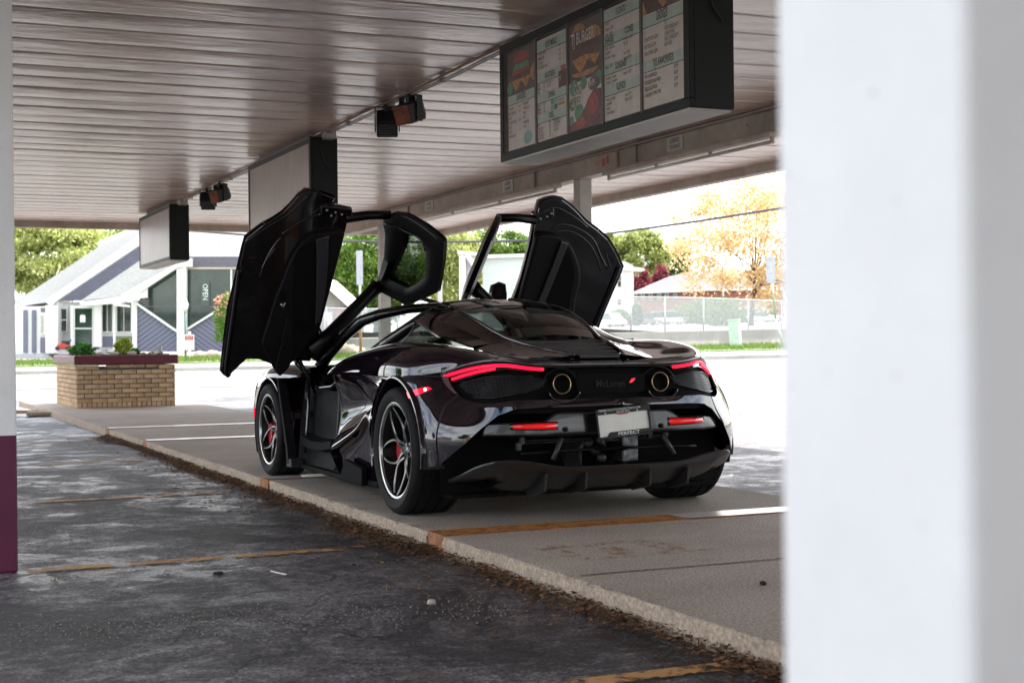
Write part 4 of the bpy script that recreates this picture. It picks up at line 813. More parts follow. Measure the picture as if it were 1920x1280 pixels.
# lower panel with reflectors and plate
def lowz(y): return .438 + .02 * max(0, abs(y) - .3)
lp = [[skin(t_of_y(abs(y), .5), z, -.028) * [1, (1 if y >= 0 else -1), 1] for z in np.linspace(lowz(y), (.572 if abs(y) < .33 else float(np.interp(abs(y), [.33, .40, .7], [.572, .522, .515]))), 7)] for y in np.linspace(-.72, .72, 73)]
PANL = pm('dark_satin_bumper_panel', (.008, .007, .008), .25, var=.2, scale=10, coat=.3)
MB().grid(lp).build('lower_panel', PANL, car, smooth=True, solid=.012, normals=True)
def refl(s):
    b = [[skin(t_of_y(y, .495), .495 + dz * k, -.020) for dz in (-1, 1)] for y, k in ((.338, .0155), (.42, .0145), (.50, .0125), (.575, .010))]
    side(MB().grid(b), s).build('rear_reflector', REFL, car, solid=.012, smooth=True, normals=True)
    b = [[skin(t_of_y(y, .495), .495 + dz * k, -.024) for dz in (-1, 1)] for y, k in ((.328, .022), (.42, .021), (.50, .019), (.59, .016))]
    side(MB().grid(b), s).build('reflector_bezel', GBLK, car, solid=.008, smooth=True, normals=True)
    q = skin(t_of_y(.285, .47), .475, -.018); side(MB().lathe([(0, -.004), (.012, -.003), (.013, .004)], 16, (q[0], q[1], q[2]), 'x'), s).build('parking_sensor', SATIN, car, smooth=True)
both(refl)
def marker(s):
    P = [(763, 735), (785, 728), (803, 724), (811, 729), (790, 738), (767, 747)]; l = side(skin_poly(px_poly(P), .003, .01), s).build('side_marker', MARK, car, smooth=True, normals=True)
    q = skin(*tail_px(799, 730), .006); side(MB().lathe([(0, -.006), (.008, -.004), (.009, .004)], 12, tuple(q), 'x'), s).build('marker_bulb', pm('marker_bulb_white', (.9, .6, .6), .3, emit=((1, .6, .6), 1.2)), l, smooth=True)
both(marker)
# number plate with its advertising frame
ptilt = Matrix.Translation((-.795, -.022, .505)) @ Matrix.Rotation(math.radians(-4), 4, 'X') @ Matrix.Rotation(math.radians(6), 4, 'Y')
plate = MB().box(-.004, 0, -.152, .152, -.072, .072).xf(ptilt).build('number_plate', pm('blanked_plate', (.74, .75, .69), .5, var=.08, scale=14), car)
FRM = SATIN
fr = MB(); N = lambda y0, y1, z0, z1: fr.box(-.012, -.0045, y0, y1, z0, z1)
N(-.16, .16, .048, .078); N(-.16, .16, -.078, -.066); N(.148, .16, -.0655, .0475); N(-.16, -.148, -.0655, .0475); fr.prism([(-.012, .105, -.0655), (-.012, .085, -.045), (-.012, -.147, -.045), (-.012, -.147, -.0655)], (.0075, 0, 0)); fr.xf(ptilt).build('plate_frame', FRM, plate, bevel=.002)
FPR = pm('frame_white_print', (.6, .66, .62), .5); mb = MB(); put_text(mb, 'PERFECTAUTOCOLLECTION.COM', .0155, (-.0135, .143, .064), (0, -1, 0), (0, 0, 1), 1.04, 'LEFT', .01); mb.xf(ptilt).build('web_address', FPR, plate); mb = MB(); put_text(mb, '330-927-0833', .0135, (-.0135, 0, .0505), (0, -1, 0), (0, 0, 1), 1.05, 'CENTER', .01); mb.xf(ptilt).build('phone_number', FPR, plate); mb = MB(); put_text(mb, 'PERFECT', .0245, (-.0135, -.02, -.0665), (0, -1, 0), (0, 0, 1), 1.35, 'CENTER', .02)
mb.xf(ptilt).build('dealer_name', FPR, plate)
MB().prism([(-.0052, .04 * math.cos(q), .0478 + .009 * math.sin(q)) for q in np.linspace(math.pi, 2 * math.pi, 12)], (-.0008, 0, 0)).xf(ptilt).build('plate_sticker', CALI, plate)
for y in (.105, -.085): MB().lathe([(0, -.0145), (.005, -.014), (.005, -.011)], 10, (0, y, .054), 'x').xf(ptilt).build('plate_screw', SILV, plate, smooth=True)
MB().lathe([(.0, -.01), (.014, -.008), (.018, 0), (.018, .02)], 18, (-.755, -.035, .598), 'x').build('rear_camera', GBLK, car, smooth=True)
# what shows in the opening below: gearbox, bar, links, cables
MB().grid([[(-.40, y, z) for y in (-.85, .85)] for z in (.14, .60)]).build('rear_bulkhead', MATTE, car)
MB().loft([[(-.42, y, z), (-.62, y * .85, z - .005)][0:2] for y, z in ((-.16, .25), (-.16, .42), (.14, .42), (.18, .36), (.14, .25))], True).build('gearbox', GEAR, car, bevel=.02)
MB().box(-.64, -.45, -.20, -.10, .28, .43).build('heat_shield', pm('foil_shield', (.11, .11, .115), .35, metal=.7, var=.3, scale=30, bump=.4, bscale=30), car, bevel=.01)
for y in (.06, .10, .02): MB().lathe([(0, -.035), (.02, -.03), (.024, 0)], 10, (-.62, y, .29 + y), 'x').build('bolt', GEAR, car, smooth=True)
MB().tube([(-.70, y, .352 + .012 * math.cos(y * 2.4)) for y in np.linspace(-.52, .52, 20)], .007, 8).build('cross_bar', SATIN, car, smooth=True)
MB().loft([[(-.70, y, .363 - h), (-.715, y, .363), (-.70, y, .363 + h), (-.69, y, .363)] for y, h in ((.10, .006), (.05, .016), (-.07, .016), (-.12, .006))]).build('cross_bar_pad', SATIN, car, bevel=.004)
for s in (1, -1): MB().tube([(-.72, s * .30, .43), (-.74, s * .36, .32)], .013, 10).build('strut', GEAR, car, smooth=True)
MB().tube([(-.68, .07, .43), (-.70, .05, .37)], [.03, .02], 10).build('strut', SATIN, car, smooth=True)
for k in range(2): MB().tube([(-.62, y, .415 - .012 * k) for y in (.5, .2, -.1, -.35)], .004, 6).build('pipe', GEAR, car, smooth=True)
MB().tube([(-.69, -.02, .425), (-.70, -.08, .421), (-.70, -.16, .432), (-.69, -.2, .44)], .0035, 6).build('cable', YELW, car, smooth=True)
MB().tube([(-.69, -.17, .435), (-.70, -.22, .405), (-.70, -.30, .41), (-.69, -.33, .44)], .0045, 6).build('cable', SATIN, car, smooth=True)
for y, z in ((-.25, .43), (-.35, .44), (.52, .40), (.50, .43)): MB().box(-.68, -.65, y - .012, y + .012, z - .03, z + .01).build('connector', GEAR, car, bevel=.004)
# diffuser
DC = [np.array(p) for p in [(-.83, 0, .287), (-.83, .16, .287), (-.829, .30, .288), (-.825, .38, .295), (-.82, .46, .311), (-.813, .54, .325), (-.80, .62, .331), (-.765, .69, .327), (-.67, .75, .297), (-.54, .79, .247), (-.375, .808, .203)]]
BC = [np.array(p) for p in [(-.67, 0, .175), (-.67, .16, .175), (-.67, .30, .176), (-.67, .38, .178), (-.67, .46, .182), (-.67, .54, .190), (-.68, .60, .215), (-.67, .64, .245), (-.62, .69, .235), (-.50, .74, .205), (-.36, .77, .18)]]
rows = []
for k in range(81):
    t_ = 10 * k / 80; e_, b_ = cr(DC, t_), cr(BC, t_); rows.append([e_ + np.array([.03, -.012 if t_ > 6 else 0, -.016]), e_ + np.array([.006, 0, .003]), e_, e_ + np.array([.003, -.001, -.012]), e_ * .6 + b_ * .4 + np.array([.0, 0, -.01]), b_, b_ + np.array([.25, -.05 if t_ > 6 else 0, -.05])])
MB().grid(rows).mirror_y().build('diffuser', CARB, car, smooth=True, auto=60, normals=True)
for y in (.42, .19, -.19, -.42): MB().prism([(-.80, y, .255), (-.785, y, .165), (-.60, y, .125), (-.50, y, .16)], (0, .012, 0)).build('diffuser_fin', CARB, car, bevel=.002)
# ---- louvred engine cover
lou = [(-.02, .27, .938), (-.14, .255, .918), (-.26, .23, .897), (-.38, .20, .876), (-.50, .16, .857), (-.60, .12, .842)]
MB().grid([[(x, y, z - .012 - .02 * (y / .27) ** 2 * .3) for y in np.linspace(-w, w, 13)] for x, w, z in lou]).build('engine_cover', SATIN, car, smooth=True)
for (x0, w0, z0), (x1, w1, z1) in zip(lou[:-1], lou[1:]): MB().grid([[(x0, y, z0 + .004) for y in np.linspace(-w0, w0, 9)], [(x1 + .01, y, z1 + .012) for y in np.linspace(-w1, w1, 9)], [(x1 + .012, y, z1 - .002) for y in np.linspace(-w1, w1, 9)]]).build('louvre', CARB, car, solid=.004)
BT = [(.80, (.36, .48, .535), (1.163, 1.108, 1.058)), (.62, (.36, .48, .55), (1.141, 1.081, 1.025)), (.45, (.36, .475, .56), (1.103, 1.045, .990)), (.28, (.34, .45, .56), (1.053, 1.002, .955)), (.12, (.32, .42, .53), (.998, .958, .926)), (-.03, (.29, .39, .50), (.950, .920, .896)), (-.2, (.265, .36, .46), (.918, .894, .872)), (-.4, (.215, .30, .40), (.884, .869, .852)), (-.58, (.15, .24, .34), (.853, .844, .834))]
both(lambda s: side(MB().grid(patch([[(x, y, z) for y, z in zip(Y, Z)] for x, Y, Z in BT], 40, 10)), s).build('buttress', PAINT, car, smooth=True, normals=True))
both(lambda s: MB().tube([(x, s * Y[0], Z[0] + .001) for x, Y, Z in BT], [.006, .006, .007, .009, .010, .010, .010, .008, .006], 8).build('buttress_edge', GBLK, car, smooth=True))
both(lambda s: MB().loft([[(.02 + dx_, s * (.415 + rr * 1.1 * math.cos(q)), .882 + rr * .7 * math.sin(q)) for q in np.linspace(0, 2 * math.pi, 25)[:-1]] for dx_, rr in ((.05, .030), (-.03, .036), (-.045, .042), (-.03, .047), (.06, .036))], True, False).build('air_intake', GBLK, car, smooth=True))
# ---- roof: rear glass, centre spine, pillars
roof = [(.80, [1.190, 1.184, 1.160, 1.105, 1.055], [0, .2, .36, .48, .535]), (.62, [1.172, 1.165, 1.138, 1.078, 1.022], [0, .2, .36, .48, .55]), (.45, [1.140, 1.132, 1.100, 1.042, .988], [0, .2, .36, .475, .56]),
        (.28, [1.094, 1.085, 1.050, 1.002, .955], [0, .2, .34, .45, .565]), (.12, [1.035, 1.026, .995, .960, .935], [0, .18, .32, .42, .54]), (-.03, [.965, .957, .937, .920, .905], [0, .15, .28, .38, .50])]
rg = patch([[(x, y, z) for z, y in zip(Z, Y)] for x, Z, Y in roof], 30, 24)
MB().grid(rg).mirror_y().build('rear_glass', TINT, car, smooth=True, normals=True)
def band(j0, j1, i0, i1, lift=.003): return MB().grid([[np.array(rg[i][j]) + np.array([0, 0, lift]) for j in range(j0, j1 + 1)] for i in range(i0, i1 + 1)]).mirror_y()
band(0, 2, 0, 10).build('roof_band', GBLK, car, smooth=True, normals=True); band(0, 24, 9, 11).build('roof_band', GBLK, car, smooth=True, normals=True); band(13, 18, 0, 30).build('roof_band', GBLK, car, smooth=True, normals=True); band(0, 24, 26, 30, .002).build('roof_tail', GBLK, car, smooth=True, normals=True)
sp_ = [[(x, y, z - .012 * (y / .16) ** 2) for y in np.linspace(-.16, .16, 9)] for x, z in ((.78, 1.192), (.95, 1.199), (1.15, 1.199), (1.32, 1.192), (1.47, 1.178))]
MB().grid(sp_).build('roof_spine', GBLK, car, smooth=True, solid=.05, normals=True)
def pillars(s):
    MB().tube([(2.20, s * .725, .745), (2.02, s * .690, .870), (1.82, s * .645, .985), (1.62, s * .585, 1.078), (1.52, s * .50, 1.118), (1.47, s * .32, 1.152), (1.45, s * .10, 1.166)], [.05, .045, .042, .038, .034, .03, .03], 12).build('a_pillar', GBLK, car, smooth=True)
    MB().tube([(.80, s * .10, 1.168), (.80, s * .34, 1.142), (.79, s * .47, 1.085), (.83, s * .545, 1.03), (.95, s * .635, .94), (1.10, s * .70, .85)], [.035, .035, .034, .034, .04, .045], 12).build('b_pillar', GBLK, car, smooth=True)
    MB().tube([(.80, s * .525, 1.068), (.62, s * .545, 1.028), (.45, s * .558, .992), (.28, s * .570, .957)], [.004, .007, .008, .003], 8).build('quarter_trim', SILV, car, smooth=True)
    MB().grid(patch([[(.80, s * .53, 1.055), (.87, s * .58, .985), (1.02, s * .69, .885)], [(.55, s * .55, 1.005), (.60, s * .60, .955), (.70, s * .66, .915)], [(.30, s * .567, .952), (.32, s * .59, .94), (.36, s * .62, .932)]], 8, 8)).build('quarter_glass', TINT, car, smooth=True)
    MB().tube([(1.42, s * .80, .806), (1.25, s * .795, .842), (1.05, s * .785, .876), (.80, s * .77, .905), (.55, s * .745, .925), (.3, s * .70, .935)], .006, 8).build('belt_trim', GBLK, car, smooth=True)
both(pillars)
MB().grid(patch([[(2.42, 0, .80), (2.38, .3, .80), (2.30, .55, .785), (2.17, .70, .775)], [(2.05, 0, .96), (2.03, .28, .955), (1.96, .5, .945), (1.86, .63, .93)], [(1.70, 0, 1.105), (1.69, .24, 1.10), (1.65, .44, 1.085), (1.60, .56, 1.065)], [(1.46, 0, 1.172), (1.46, .2, 1.166), (1.47, .36, 1.148), (1.52, .50, 1.11)]], 14, 12)).mirror_y().build('windscreen', CLEAR, car, smooth=True, normals=True)
# fuel cap outline, panel gaps
def ring_on(cpts, r, nm, mt): MB().tube(cpts, r, 6, False).build(nm, mt, car, smooth=True)
GAP = pm('panel_gap_edge', (.05, .045, .05), .25, metal=.3)
MB().tube([(car_plane(px, py, (0, 1, .9), (0, .912, .80)) + np.array([0, .004, .004])) for px, py in [(742 + 16 * math.cos(q) * 1.0 + 9 * math.sin(q) * .55, 676 - 22 * math.sin(q) + 4 * math.cos(q)) for q in np.linspace(0, 2 * math.pi, 33)]], .0025, 6, False).build('fuel_flap_seam', GAP, car, smooth=True)
both(lambda s: side(MB().tube([skin(t, ztop(t), .001) for t in np.linspace(tip[0] + .05, 6.2, 20)], .0022, 6), s).build('panel_seam', GAP, car, smooth=True))
both(lambda s: side(MB().tube([cr([np.array(p) for p in [(-.345, .812, .777), (-.335, .802, .828), (-.32, .766, .872), (-.30, .70, .893)]], 3 * k / 12) for k in range(13)], .0016, 6), s).build('panel_seam', MATTE, car, smooth=True))
# ---- sills, tub, floor, cabin
MB().box(-.45, 3.4, -.80, .80, .115, .135).build('floor', MATTE, car)
def tub(s):
    MB().grid(patch([[(1.42, s * .74, .66), (1.42, s * .80, .5), (1.40, s * .82, .3), (1.36, s * .86, .13)], [(1.70, s * .76, .62), (1.70, s * .79, .5), (1.70, s * .80, .32), (1.68, s * .86, .13)], [(2.02, s * .76, .70), (2.02, s * .79, .5), (2.04, s * .81, .32), (2.02, s * .86, .13)], [(2.24, s * .78, .74), (2.22, s * .82, .5), (2.18, s * .85, .32), (2.12, s * .88, .13)]], 20, 16)).build('tub_side', pm('tub_black', (.0022, .0019, .0026), .6, var=.5, scale=9, spec=.08, bump=.5, bscale=7), car, smooth=True)
    MB().grid(patch([[(1.25, s * .900, .735), (1.25, s * .862, .62), (1.25, s * .846, .5), (1.25, s * .872, .37), (1.25, s * .925, .27), (1.22, s * .88, .13)], [(1.31, s * .885, .74), (1.315, s * .85, .62), (1.315, s * .835, .5), (1.31, s * .855, .37), (1.31, s * .89, .25), (1.30, s * .88, .13)], [(1.43, s * .80, .80), (1.44, s * .76, .62), (1.44, s * .76, .5), (1.43, s * .78, .37), (1.40, s * .82, .25), (1.38, s * .86, .13)]], 10, 20)).build('door_jamb', SATIN, car, smooth=True)
    MB().tube([(1.45, s * .785, .80), (1.455, s * .795, .66), (1.45, s * .80, .5), (1.43, s * .82, .35), (1.37, s * .86, .22), (1.26, s * .89, .15)], .012, 8).build('door_seal', SATIN, car, smooth=True)
    MB().box(1.325, 1.327, s * .842, s * .848, .46, .50).build('jamb_sticker', GEAR, car)
    MB().loft([[(x, s * .955, z), (x + .006, s * .965, z), (x + .03, s * .90, z), (x + .02, s * .89, z)] for x, z in ((2.345, .70), (2.28, .55), (2.20, .38), (2.13, .22), (2.10, .125))]).build('fender_edge', LEATH2, car, smooth=True, auto=40, normals=True)
    MB().box(2.05, 2.16, s * .86, s * .955, .10, .16).build('skirt_end', LEATH2, car, bevel=.01)
    MB().loft([[(x, s * .80, z0), (x, s * y1, z0), (x, s * y1, z1), (x, s * .80, z1)] for x, y1, z0, z1 in ((.44, .90, .10, .14), (.9, .90, .095, .125), (1.5, .895, .095, .125), (2.05, .89, .095, .13))]).build('side_skirt', MATTE, car, bevel=.008)
    MB().prism([(.62, s * .90, .10), (.62, s * .90, .20), (.95, s * .90, .235), (1.05, s * .90, .10)], (0, s * .035, 0)).build('skirt_fin', MATTE, car, bevel=.006)
both(tub)
def doorway(s):
    MB().loft([[(x, s * .80, z0), (x, s * .875, z0 - .02), (x, s * .885, z0 - .07), (x, s * .80, z0 - .09)] for x, z0 in ((1.40, .335), (1.60, .315), (1.85, .31), (2.08, .335))]).build('sill_step', MATTE, car, smooth=True, auto=40, normals=True)
    MB().tube([(1.47, s * .795, .70), (1.60, s * .80, .655), (1.85, s * .80, .64), (2.05, s * .80, .70)], .012, 8).build('door_seal', GBLK, car, smooth=True)
    MB().tube([(2.07, s * .815, .68), (2.06, s * .825, .5), (2.05, s * .84, .36), (2.03, s * .86, .2)], .010, 8).build('door_seal', GBLK, car, smooth=True)
    for z in (.58, .46): MB().box(2.075, 2.10, s * .815, s * .835, z - .025, z + .025).build('hinge_bracket', GEAR, car, bevel=.004)
both(doorway)
MB().grid(patch([[(.50, y, .93 - .1 * (abs(y) / .6) ** 2) for y in (-.55, 0, .55)], [(.75, y, .80) for y in (-.6, 0, .6)], [(.85, y, .4) for y in (-.6, 0, .6)], [(.9, y, .14) for y in (-.6, 0, .6)]], 12, 6)).build('cabin_rear_wall', LEATH, car, smooth=True)
def seat(s):
    y = s * .33
    MB().loft([[(x - .05, y - w, z), (x - .09, y, z), (x - .05, y + w, z), (x + .045, y + w, z), (x + .015, y, z), (x + .045, y - w, z)] for x, w, z in ((1.22, .24, .22), (1.15, .25, .45), (1.05, .23, .65), (.98, .18, .78), (.94, .12, .87), (.92, .09, .94), (.92, .05, .965))]).build('seat', LEATH, car, smooth=True, subsurf=1)
    MB().loft([[(x, y - .24, z - .06), (x, y + .24, z - .06), (x, y + .24, z + .03), (x, y, z), (x, y - .24, z + .03)] for x, z in ((1.15, .27), (1.5, .28), (1.68, .31))]).build('seat_cushion', LEATH, car, bevel=.02)
both(seat)
MB().loft([[(x, -.68, z - .1), (x, .68, z - .1), (x, .68, z - .02), (x, .3, z), (x, -.3, z), (x, -.68, z - .02)] for x, z in ((1.92, .70), (2.02, .76), (2.25, .77))]).build('dashboard', LEATH, car, bevel=.02)
MB().lathe([(.165 + .014 * math.cos(q), .014 * math.sin(q)) for q in np.linspace(0, 2 * math.pi, 11)], 28, (0, 0, 0), 'x').xf(Matrix.Translation((1.80, .34, .68)) @ Matrix.Rotation(.4, 4, 'Y')).build('steering_wheel', SATIN, car, smooth=True)
MB().loft([[(1.60 + dx_, y - .0, 1.05 + dz_) for y, dz_ in ((-.10, -.02), (-.09, .03), (.09, .03), (.10, -.02), (.0, -.03))] for dx_ in (0, .03)]).build('rear_view_mirror', GBLK, car, bevel=.008)
# ---- front end
rowsF = [(2.02, [.90, .885, .84, .76, .58, .3, 0], [.705, .735, .765, .780, .79, .805, .81]), (2.35, [.935, .925, .885, .79, .6, .3, 0], [.70, .735, .772, .790, .785, .79, .79]), (2.67, [.950, .94, .895, .79, .6, .3, 0], [.690, .730, .770, .790, .755, .73, .725]),
         (3.0, [.935, .92, .865, .75, .56, .3, 0], [.60, .67, .725, .745, .70, .665, .655]), (3.3, [.875, .86, .80, .68, .48, .26, 0], [.51, .58, .645, .655, .60, .56, .55]), (3.55, [.74, .72, .65, .53, .36, .2, 0], [.41, .455, .50, .505, .47, .44, .43]), (3.73, [.42, .40, .36, .30, .2, .1, 0], [.31, .335, .35, .355, .35, .345, .34])]
MB().grid(patch([[(x, y, z) for y, z in zip(Y, Z)] for x, Y, Z in rowsF], 48, 40)).mirror_y().build('front_body', PAINT, car, smooth=True, normals=True)
MB().grid(patch([[(2.67 + .362 * math.cos(q), .945, .325 + .362 * math.sin(q)) for q in (1.25, .85, .4, -.1, -.5)], [(x, y, z) for x, y, z in ((3.0, .937, .60), (3.10, .93, .50), (3.15, .92, .36), (3.15, .91, .22), (3.1, .88, .12))], [(x, y, z) for x, y, z in ((3.3, .875, .51), (3.33, .87, .43), (3.36, .86, .33), (3.38, .84, .22), (3.36, .80, .12))], [(3.55, .74, .41), (3.57, .74, .36), (3.60, .73, .29), (3.63, .71, .2), (3.62, .68, .12)], [(3.73, .42, .31), (3.75, .42, .28), (3.78, .42, .22), (3.80, .42, .17), (3.79, .40, .12)], [(3.75, 0, .34), (3.78, 0, .30), (3.81, 0, .22), (3.83, 0, .17), (3.82, 0, .12)]], 40, 16)).mirror_y().build('front_bumper', PAINT, car, smooth=True, normals=True)
both(lambda s: side(MB().grid([[(3.035, .950, .47), (3.06, .944, .47)], [(3.045, .950, .40), (3.07, .944, .40)]]), s).build('front_marker', MARK, car, solid=.01))
both(lambda s: MB().loft([[(x, s * y, z + .02), (x, s * (y + .03), z), (x, s * y, z - .025), (x, s * (y - .03), z)] for x, y, z in ((3.28, .78, .60), (3.42, .72, .54), (3.52, .66, .49))]).build('headlight', LENS, car, smooth=True))
# ---- wheels
def wheel(cx, cy, cz, R, W, Rr, s, ang, brake):
    w = bpy.data.objects.new('wheel', None); COL.objects.link(w); w.parent = car; w.location = (cx, s * cy, cz); w.rotation_euler = (0, 0, 0 if s > 0 else math.pi); w.empty_display_size = .2
    h = W / 2; g = []
    P = [(Rr + .004, h * .80), (Rr + .012, h * .93), (Rr + .035, h * .99), ((R + Rr) / 2 + .01, h * 1.0), (R - .035, h * .985), (R - .016, h * .945), (R - .006, h * .87), (R - .001, h * .78)]
    n = 4
    for k in range(n):
        c = h * (.62 - 1.24 * k / (n - 1)); P += [(R, c + .0075), (R - .007, c + .006), (R - .007, c - .006), (R, c - .0075)]
    P += [(R - .001, -h * .78), (R - .006, -h * .87), (R - .016, -h * .945), (R - .035, -h * .985), (Rr + .035, -h * .99), (Rr + .004, -h * .8)]
    t = MB().lathe(P, 96); t.build('tyre', TYRE, w, smooth=True, auto=35, normals=True)
    # sipes on the shoulder
    sp = MB()
    for k in range(72):
        q = 2 * math.pi * k / 72
        for y0, y1 in ((h * .68, h * .95), (h * .30, h * .55), (-h * .1, h * .14)): 
            M = Matrix.Rotation(-q, 4, 'Y'); pts = [(R + .0004, y0, -.0015), (R + .0004, y1, -.006), (R + .0004, y1, -.003), (R + .0004, y0, .0015)]
            if y0 > h * .6: pts = [(R + .0004, y0, -.0015), (R - .0165, y1, -.006), (R - .0165, y1, -.003), (R + .0004, y0, .0015)]
            sp.add([tuple(M @ Vector(p)) for p in pts], [(0, 1, 2, 3)])
    tag(sp.build('tread_sipes', MATTE, w), kind='stuff')
    MB().lathe([(Rr + .012, h * .86), (Rr + .010, h * .90), (Rr + .002, h * .905), (Rr - .006, h * .885), (Rr - .010, h * .80)], 72).build('rim_lip', RIMB, w, smooth=True, auto=50, normals=True)
    MB().lathe([(Rr - .009, h * .80), (Rr - .018, h * .5), (Rr - .03, -h * .6), (Rr - .02, -h * .85)], 64).build('rim_barrel', RIMD, w, smooth=True)
    yo = h * .84; hub = yo - .055; rim = bpy.data.objects.new('rim', None)
    def arm(r0, a0, r1, a1, w0, w1, y0, y1, th=.03):
        a = np.array([r0 * math.sin(a0), y0, r0 * math.cos(a0)]); b = np.array([r1 * math.sin(a1), y1, r1 * math.cos(a1)]); d = b - a; pz = np.array([d[2], 0, -d[0]]); pz /= np.linalg.norm(pz); R_ = []
        for p, ww in ((a, w0), (a + d * .5 + np.array([0, -.006, 0]), (w0 + w1) / 2 * .92), (b, w1)): R_.append([p + pz * ww / 2 + np.array([0, -.004, 0]), p + pz * ww * .32, p - pz * ww * .32, p - pz * ww / 2 + np.array([0, -.004, 0]), p - pz * ww / 2 * .8 + np.array([0, -th, 0]), p + pz * ww / 2 * .8 + np.array([0, -th, 0])])
        return R_
    for k in range(5):
        q = ang + k * 2 * math.pi / 5
        m_ = MB(); RO = Rr - .006
        for sg in (-1, 1):
            ctl = [np.array([r_ * math.sin(q + sg * a_), y_, r_ * math.cos(q + sg * a_)]) for r_, a_, y_ in ((.040, .50, hub), (RO * .27, .19, hub + (yo - hub) * .25), (RO * .42, .075, yo - .036), (RO * .58, .17, yo - .029), (RO * .80, .36, yo - .017), (RO, .53, yo - .008))]
            rg_ = []
            for i in range(17):
                p = cr(ctl, 5 * i / 16); d = cr(ctl, min(5, 5 * i / 16 + .05)) - cr(ctl, max(0, 5 * i / 16 - .05)); pz = np.array([d[2], 0, -d[0]]); pz /= np.linalg.norm(pz); ww = .0195 - .005 * i / 16; dn = np.array([0, -1., 0])
                rg_.append([p + pz * ww / 2 + dn * .005, p + pz * ww * .30, p - pz * ww * .30, p - pz * ww / 2 + dn * .005, p - pz * ww * .38 + dn * .034, p + pz * ww * .38 + dn * .034])
            m_.loft(rg_)
        m_.build('spoke', RIMM, w, normals=True, smooth=True, auto=28)
    MB().lathe([(0, hub + .006), (.022, hub + .006), (.026, hub + .002), (.045, hub), (.062, hub - .006), (.066, hub - .04)], 30).build('hub', RIMM, w, smooth=True, auto=40, normals=True)
    MB().lathe([(0, hub + .0075), (.018, hub + .0075), (.02, hub + .005)], 20).build('hub_cap', CALI if not brake else GEAR, w, smooth=True, auto=40)
    for k in range(5):
        q = ang + .63 + k * 2 * math.pi / 5; MB().lathe([(0, .006), (.008, .006), (.009, -.004)], 8, (.043 * math.sin(q), hub, .043 * math.cos(q))).build('wheel_bolt', GEAR, w)
    MB().lathe([(.09, -h * .05), (.185, -h * .05), (.185, -h * .05 - .03), (.09, -h * .05 - .03)], 48).build('brake_disc', DISC, w, smooth=True, auto=30, normals=True)
    MB().loft([[(r * math.sin(q), y, r * math.cos(q)) for r, y in ((.10, .062), (.19, .062), (.19, -.05), (.10, -.05))] for q in [brake_a + d for d in np.linspace(-.5, .5, 9)]]).build('brake_caliper', CALI, w, bevel=.008, normals=True)
brake_a = -1.6
for s in (1, -1):
    brake_a = 1.75 * s if s > 0 else -1.75 * -1
    wheel(0, .815, .345, .345, .305, .254, s, 1.05 if s > 0 else .4, True); wheel(2.67, .832, .327, .327, .245, .2415, s, 1.5, False)

# ---- doors, swung up and forward: one shape traced on the hinge plane, mirrored for the other side
DN = np.array([1, -.15, .35]); DU = DN / np.linalg.norm(DN)
DNR = np.array([1, 0., .35]); DUR = DNR / np.linalg.norm(DNR); MIR = np.array([1, -1, 1]); SIDE = [1]
def dpt_l(px, py, off=0.): return car_plane(px, py, DN, (2.13, 0, 0)) + DU * off
def dpt_r(px, py, off=0.):
    d = carray(px, py) * MIR; o = CAMC * MIR; t = (2.25 - DNR @ o) / (DNR @ d); return o + d * t + DUR * off
def dpt(px, py, off=0.): return dpt_l(px, py, off) if SIDE[0] > 0 else dpt_r(px, py, off)
def dpoly(pts, o0, o1): return MB().prism([dpt(*p, o0) for p in pts], (DU if SIDE[0] > 0 else DUR) * (o1 - o0))
RN = np.array([.344, -.852, .393]); RN /= np.linalg.norm(RN); RB = np.array([1.547, .389, 1.781])
def rpt(px, py, off=0.): return car_plane(px, py, RN, RB) + RN * off
def inset(pts, d):
    c = np.mean(np.array(pts, float), axis=0); return [tuple(np.array(p) + (c - np.array(p)) / np.linalg.norm(c - np.array(p)) * d) for p in pts]
def smooth_loop(pts, n): 
    P = [np.array(p, float) for p in pts]; P = [P[-1]] + P + [P[0], P[1]]; m = len(pts); return [tuple(cr(P, 1 + m * k / n)) for k in range(n)]
L_OUT = [(411.5, 694), (418, 702), (428, 709), (433, 700), (463, 672), (485, 673), (508, 682), (521, 698), (532, 690), (541, 679), (560, 676), (581, 677), (588, 660), (596, 640), (600, 604), (608, 575), (615, 548), (625, 512), (633, 482), (641, 455), (648, 429), (653, 404), (659, 390), (640, 384), (622, 382), (630, 367), (612, 360), (594, 354), (572, 352), (558, 362), (543, 379), (529, 393), (510, 406), (490, 417), (472, 431), (457, 443), (451, 465), (446, 488), (436, 532), (425, 577), (418, 635)]
L_TRIM = [(489, 638), (500, 662), (510, 683), (521, 697), (533, 688), (545, 672), (560, 660), (585, 625), (597, 608), (606, 575), (618, 530), (632, 478), (642, 438), (640, 430), (612, 430), (588, 434), (566, 448), (545, 478), (528, 520), (512, 560), (500, 600)]
L_POCK = [(552, 470), (566, 455), (588, 447), (589, 480), (590, 540), (588, 590), (580, 612), (565, 618), (549, 600), (545, 560), (548, 510)]
L_STRP = [(589, 443), (613, 437), (612, 480), (608, 530), (602, 565), (596, 596), (588, 600), (589, 560), (590, 500)]
L_LOWP = [(536, 590), (546, 600), (548, 640), (541, 676), (530, 690), (521, 696), (514, 680), (524, 640), (531, 605)]
R_OUT = [(1116, 632), (1104, 668), (1090, 700), (1060, 706), (1030, 700), (1000, 704), (975, 690), (955, 660), (946, 620), (959, 570), (967, 548), (975, 525), (984, 492), (992, 460), (999, 422), (1004, 400), (1008, 385), (1012, 374), (1026, 368), (1040, 366), (1053, 369), (1066, 378), (1078, 388), (1101, 412), (1122, 427), (1142, 445), (1157, 470), (1170, 499), (1164, 515), (1148, 552), (1132, 590)]
